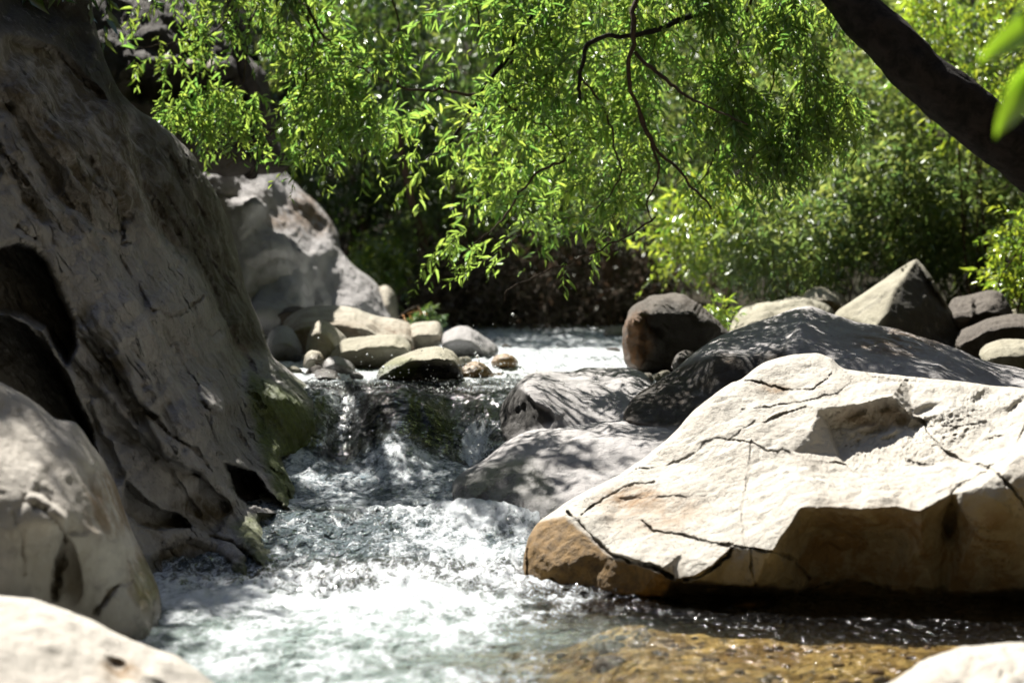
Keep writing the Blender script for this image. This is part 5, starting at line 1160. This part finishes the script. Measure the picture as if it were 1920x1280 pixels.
# ---- nearest twig, out of focus at the right edge
tw = empty('leafy_twig', tuple(P(2050, 60, 5.0))); tag(tw, 'blurred bright green leaves on a near twig at the right edge', 'twig')
limb('stem', Q((2050, 60, 5.0), (1990, 100, 5.0), (1940, 150, 5.0), (1915, 175, 5.0)), 0.004, 0.002, M_TWIG, tw, n=12, sides=6)
def big_leaf(base, tip, w, roll):
    b0, t0 = np.array(base), np.array(tip); a = t0 - b0; L = np.linalg.norm(a); a /= L
    up = np.array([math.sin(roll), -math.cos(roll) * 0.7, 0.6]); c = np.cross(up, a); c /= np.linalg.norm(c); n = np.cross(a, c)
    us = np.linspace(0, 1, 11); prof = np.sin(np.pi * us ** 0.85) ** 0.8 * w
    v, f = [], []
    for i, u in enumerate(us):
        for j, sx in enumerate((-1, -0.5, 0, 0.5, 1)):
            v.append(b0 + a * u * L + c * sx * prof[i] * 0.5 + n * (0.12 * w * abs(sx) - 0.10 * L * u * u))
    for i in range(10):
        for j in range(4): k = i * 5 + j; f.append((k, k + 1, k + 6, k + 5))
    o = mesh_obj('leaf', np.array(v), np.array(f), M_LEAF_F, attrs={'tint': np.full(len(v), 0.5)}); part_of(o, tw)
for bs, tp, w, r in [((1975, 20, 5.0), (1836, 112, 4.95), 0.075, 0.2), ((1960, 120, 5.0), (1864, 252, 4.95), 0.080, -0.2), ((1965, 110, 5.02), (1885, 176, 5.0), 0.05, 0.5), ((1935, -40, 5.0), (1890, 66, 5.05), 0.06, 1.0), ((2010, 90, 5.0), (1912, 36, 5.0), 0.07, 0.4), ((2000, 220, 5.0), (1905, 190, 5.0), 0.06, 0.1)]:
    big_leaf(P(*bs), P(*tp), w, r)

# ------------------------------------------------------------------ cobbles wedged among the stone pile and along the rapids
def cobble_mesh(k):
    n = 10; v = []; f = []
    for i in range(n + 1):
        for j in range(2 * n):
            th = math.pi * i / n; ph = math.pi * j / n
            v.append((math.sin(th) * math.cos(ph), math.sin(th) * math.sin(ph), math.cos(th)))
    v = np.array(v); c = (i_ := np.arange(n)[:, None] * 2 * n) + np.arange(2 * n)[None]; c2 = i_ + (np.arange(2 * n)[None] + 1) % (2 * n)
    f = np.stack([c, c + 2 * n, c2 + 2 * n, c2], -1).reshape(-1, 4)
    v = v * (1 + 0.35 * fbm(v * 1.3 + k * 9, 2, k)[:, None] + 0.06 * fbm(v * 5 + k, 2, k + 5)[:, None]) * np.array([1, 0.8, 0.62])
    z = np.zeros(len(v))
    return v, f, {a: z for a in ('crack', 'wet', 'stain_shade', 'moss', 'algae', 'dark')}
kinds = []
for i, (x, y, lab) in enumerate([
    (548, 668, 'small tan cobble against the bank, left of the upright rounded stone'), (552, 694, 'small olive cobble in the water below the tan cobble at the bank'), (592, 694, 'dark cobble between the tan cobble and the black wet stone'),
    (668, 702, 'grey cobble just left of the domed mossy stone'), (776, 664, 'dark cobble below the pale blocky stone'), (800, 670, 'amber cobble between the broad grey and the gabled stone'), (840, 672, 'dark small cobble under the left end of the gabled stone'),
    (872, 676, 'olive cobble under the right end of the gabled stone'), (950, 650, 'dark cobble in the middle of the far rapids'), (1012, 644, 'grey cobble at the left end of the flat pale far stone'), (1146, 656, 'dark cobble below the small rounded far stone'),
    (1188, 702, 'brown cobble at the left foot of the dark brown boulder'), (1212, 706, 'tan cobble under the middle of the dark brown boulder'), (1242, 704, 'olive cobble under the right end of the dark brown boulder')]):
    d = float(np.interp(y, [640, 650, 670, 690, 710], [18.6, 17.0, 15.0, 14.1, 13.4]))
    p = P(x, y, d)
    if i < 6:
        vv, ff, at = cobble_mesh(i)
        o = mesh_obj('cobble', vv, ff, [M_STONE, M_OLIVE, M_DARK, M_SLAB, M_DARK, M_AMBER][i], attrs=at); kinds.append(o)
    else:
        o = kinds[(2, 1, 2, 3, 2, 5, 0, 1)[i - 6]].copy(); COL.objects.link(o)
    sz = rng.uniform(0.04, 0.075)
    o.location = (p[0], p[1], p[2] - 0.2 * sz); o.scale = (sz * rng.uniform(0.9, 1.5), sz, sz * rng.uniform(0.8, 1.1)); o.rotation_euler = (rng.uniform(-.3, .3), rng.uniform(-.3, .3), rng.uniform(0, 6.28))
    tag(o, lab, 'cobble', 'cobbles along the rapids')

# ------------------------------------------------------------------ pebbles on the bed of the shallows
vv, ff, _ = cobble_mesh(21); keep = slice(None)
n = 420
bx, by = rng.uniform(-0.3, 2.3, n), rng.uniform(6.6, 9.0, n)
bz = ground_z(bx, by); br_ = rng.gamma(2.0, 0.0075, n) + 0.008
ang = rng.uniform(0, 6.28, n); ca, sa = np.cos(ang), np.sin(ang)
pv = vv[None] * br_[:, None, None]
pv = np.stack([bx[:, None] + pv[..., 0] * ca[:, None] - pv[..., 1] * sa[:, None], by[:, None] + pv[..., 0] * sa[:, None] + pv[..., 1] * ca[:, None], bz[:, None] + pv[..., 2]], -1).reshape(-1, 3)
pf = (ff[None] + (np.arange(n) * len(vv))[:, None, None]).reshape(-1, 4)
zz = np.zeros(len(pv))
ob = mesh_obj('bed_gravel', pv, pf, M_AMBER, attrs={'crack': zz, 'wet': zz, 'moss': zz, 'algae': zz, 'dark': np.repeat((rng.random(n) < 0.25) * 0.7, len(vv)), 'stain_shade': np.repeat((rng.random(n) < 0.5) * 0.8, len(vv))})
tag(ob, 'brown gravel and pebbles on the bed of the amber shallows', 'gravel', kind='stuff')

# ------------------------------------------------------------------ spray thrown up by the rapids
def spray():
    ico = np.array([[0, 0, 1], [0, 0, -1], [1, 0, 0], [-1, 0, 0], [0, 1, 0], [0, -1, 0]], float)
    icf = np.array([[0, 2, 4], [0, 4, 3], [0, 3, 5], [0, 5, 2], [1, 4, 2], [1, 3, 4], [1, 5, 3], [1, 2, 5]])
    pts = []
    for x0, x1, y0, y1, d0, d1, n in [(690, 960, 690, 735, 13.05, 13.3, 240), (590, 690, 690, 730, 13.2, 13.5, 90), (860, 980, 640, 720, 13.3, 14.2, 150), (850, 1000, 945, 975, 10.55, 10.7, 60), (540, 1000, 1060, 1110, 9.3, 9.6, 120), (860, 920, 790, 860, 11.9, 12.2, 50)]:
        px = rng.uniform(x0, x1, n); py = y1 - (y1 - y0) * rng.exponential(0.35, n)
        pts.append(P(px, py, rng.uniform(d0, d1, n)))
    p = np.concatenate(pts); r = rng.exponential(0.0022, len(p)) + 0.002
    v = p[:, None] + ico[None] * r[:, None, None]
    f = (icf[None] + (np.arange(len(p)) * 6)[:, None, None]).reshape(-1, 3)
    m, nt, out = new_mat('water_drop'); b = NB(nt)
    pr = b.n('ShaderNodeBsdfPrincipled'); pr.inputs['Base Color'].default_value = rgb(0.9, 0.92, 0.93); pr.inputs['Roughness'].default_value = 0.1
    nt.links.new(pr.outputs[0], out.inputs[0])
    o = mesh_obj('spray', v.reshape(-1, 3), f, m); tag(o, 'white drops of spray flying above the rapids', 'spray', kind='stuff')
spray()
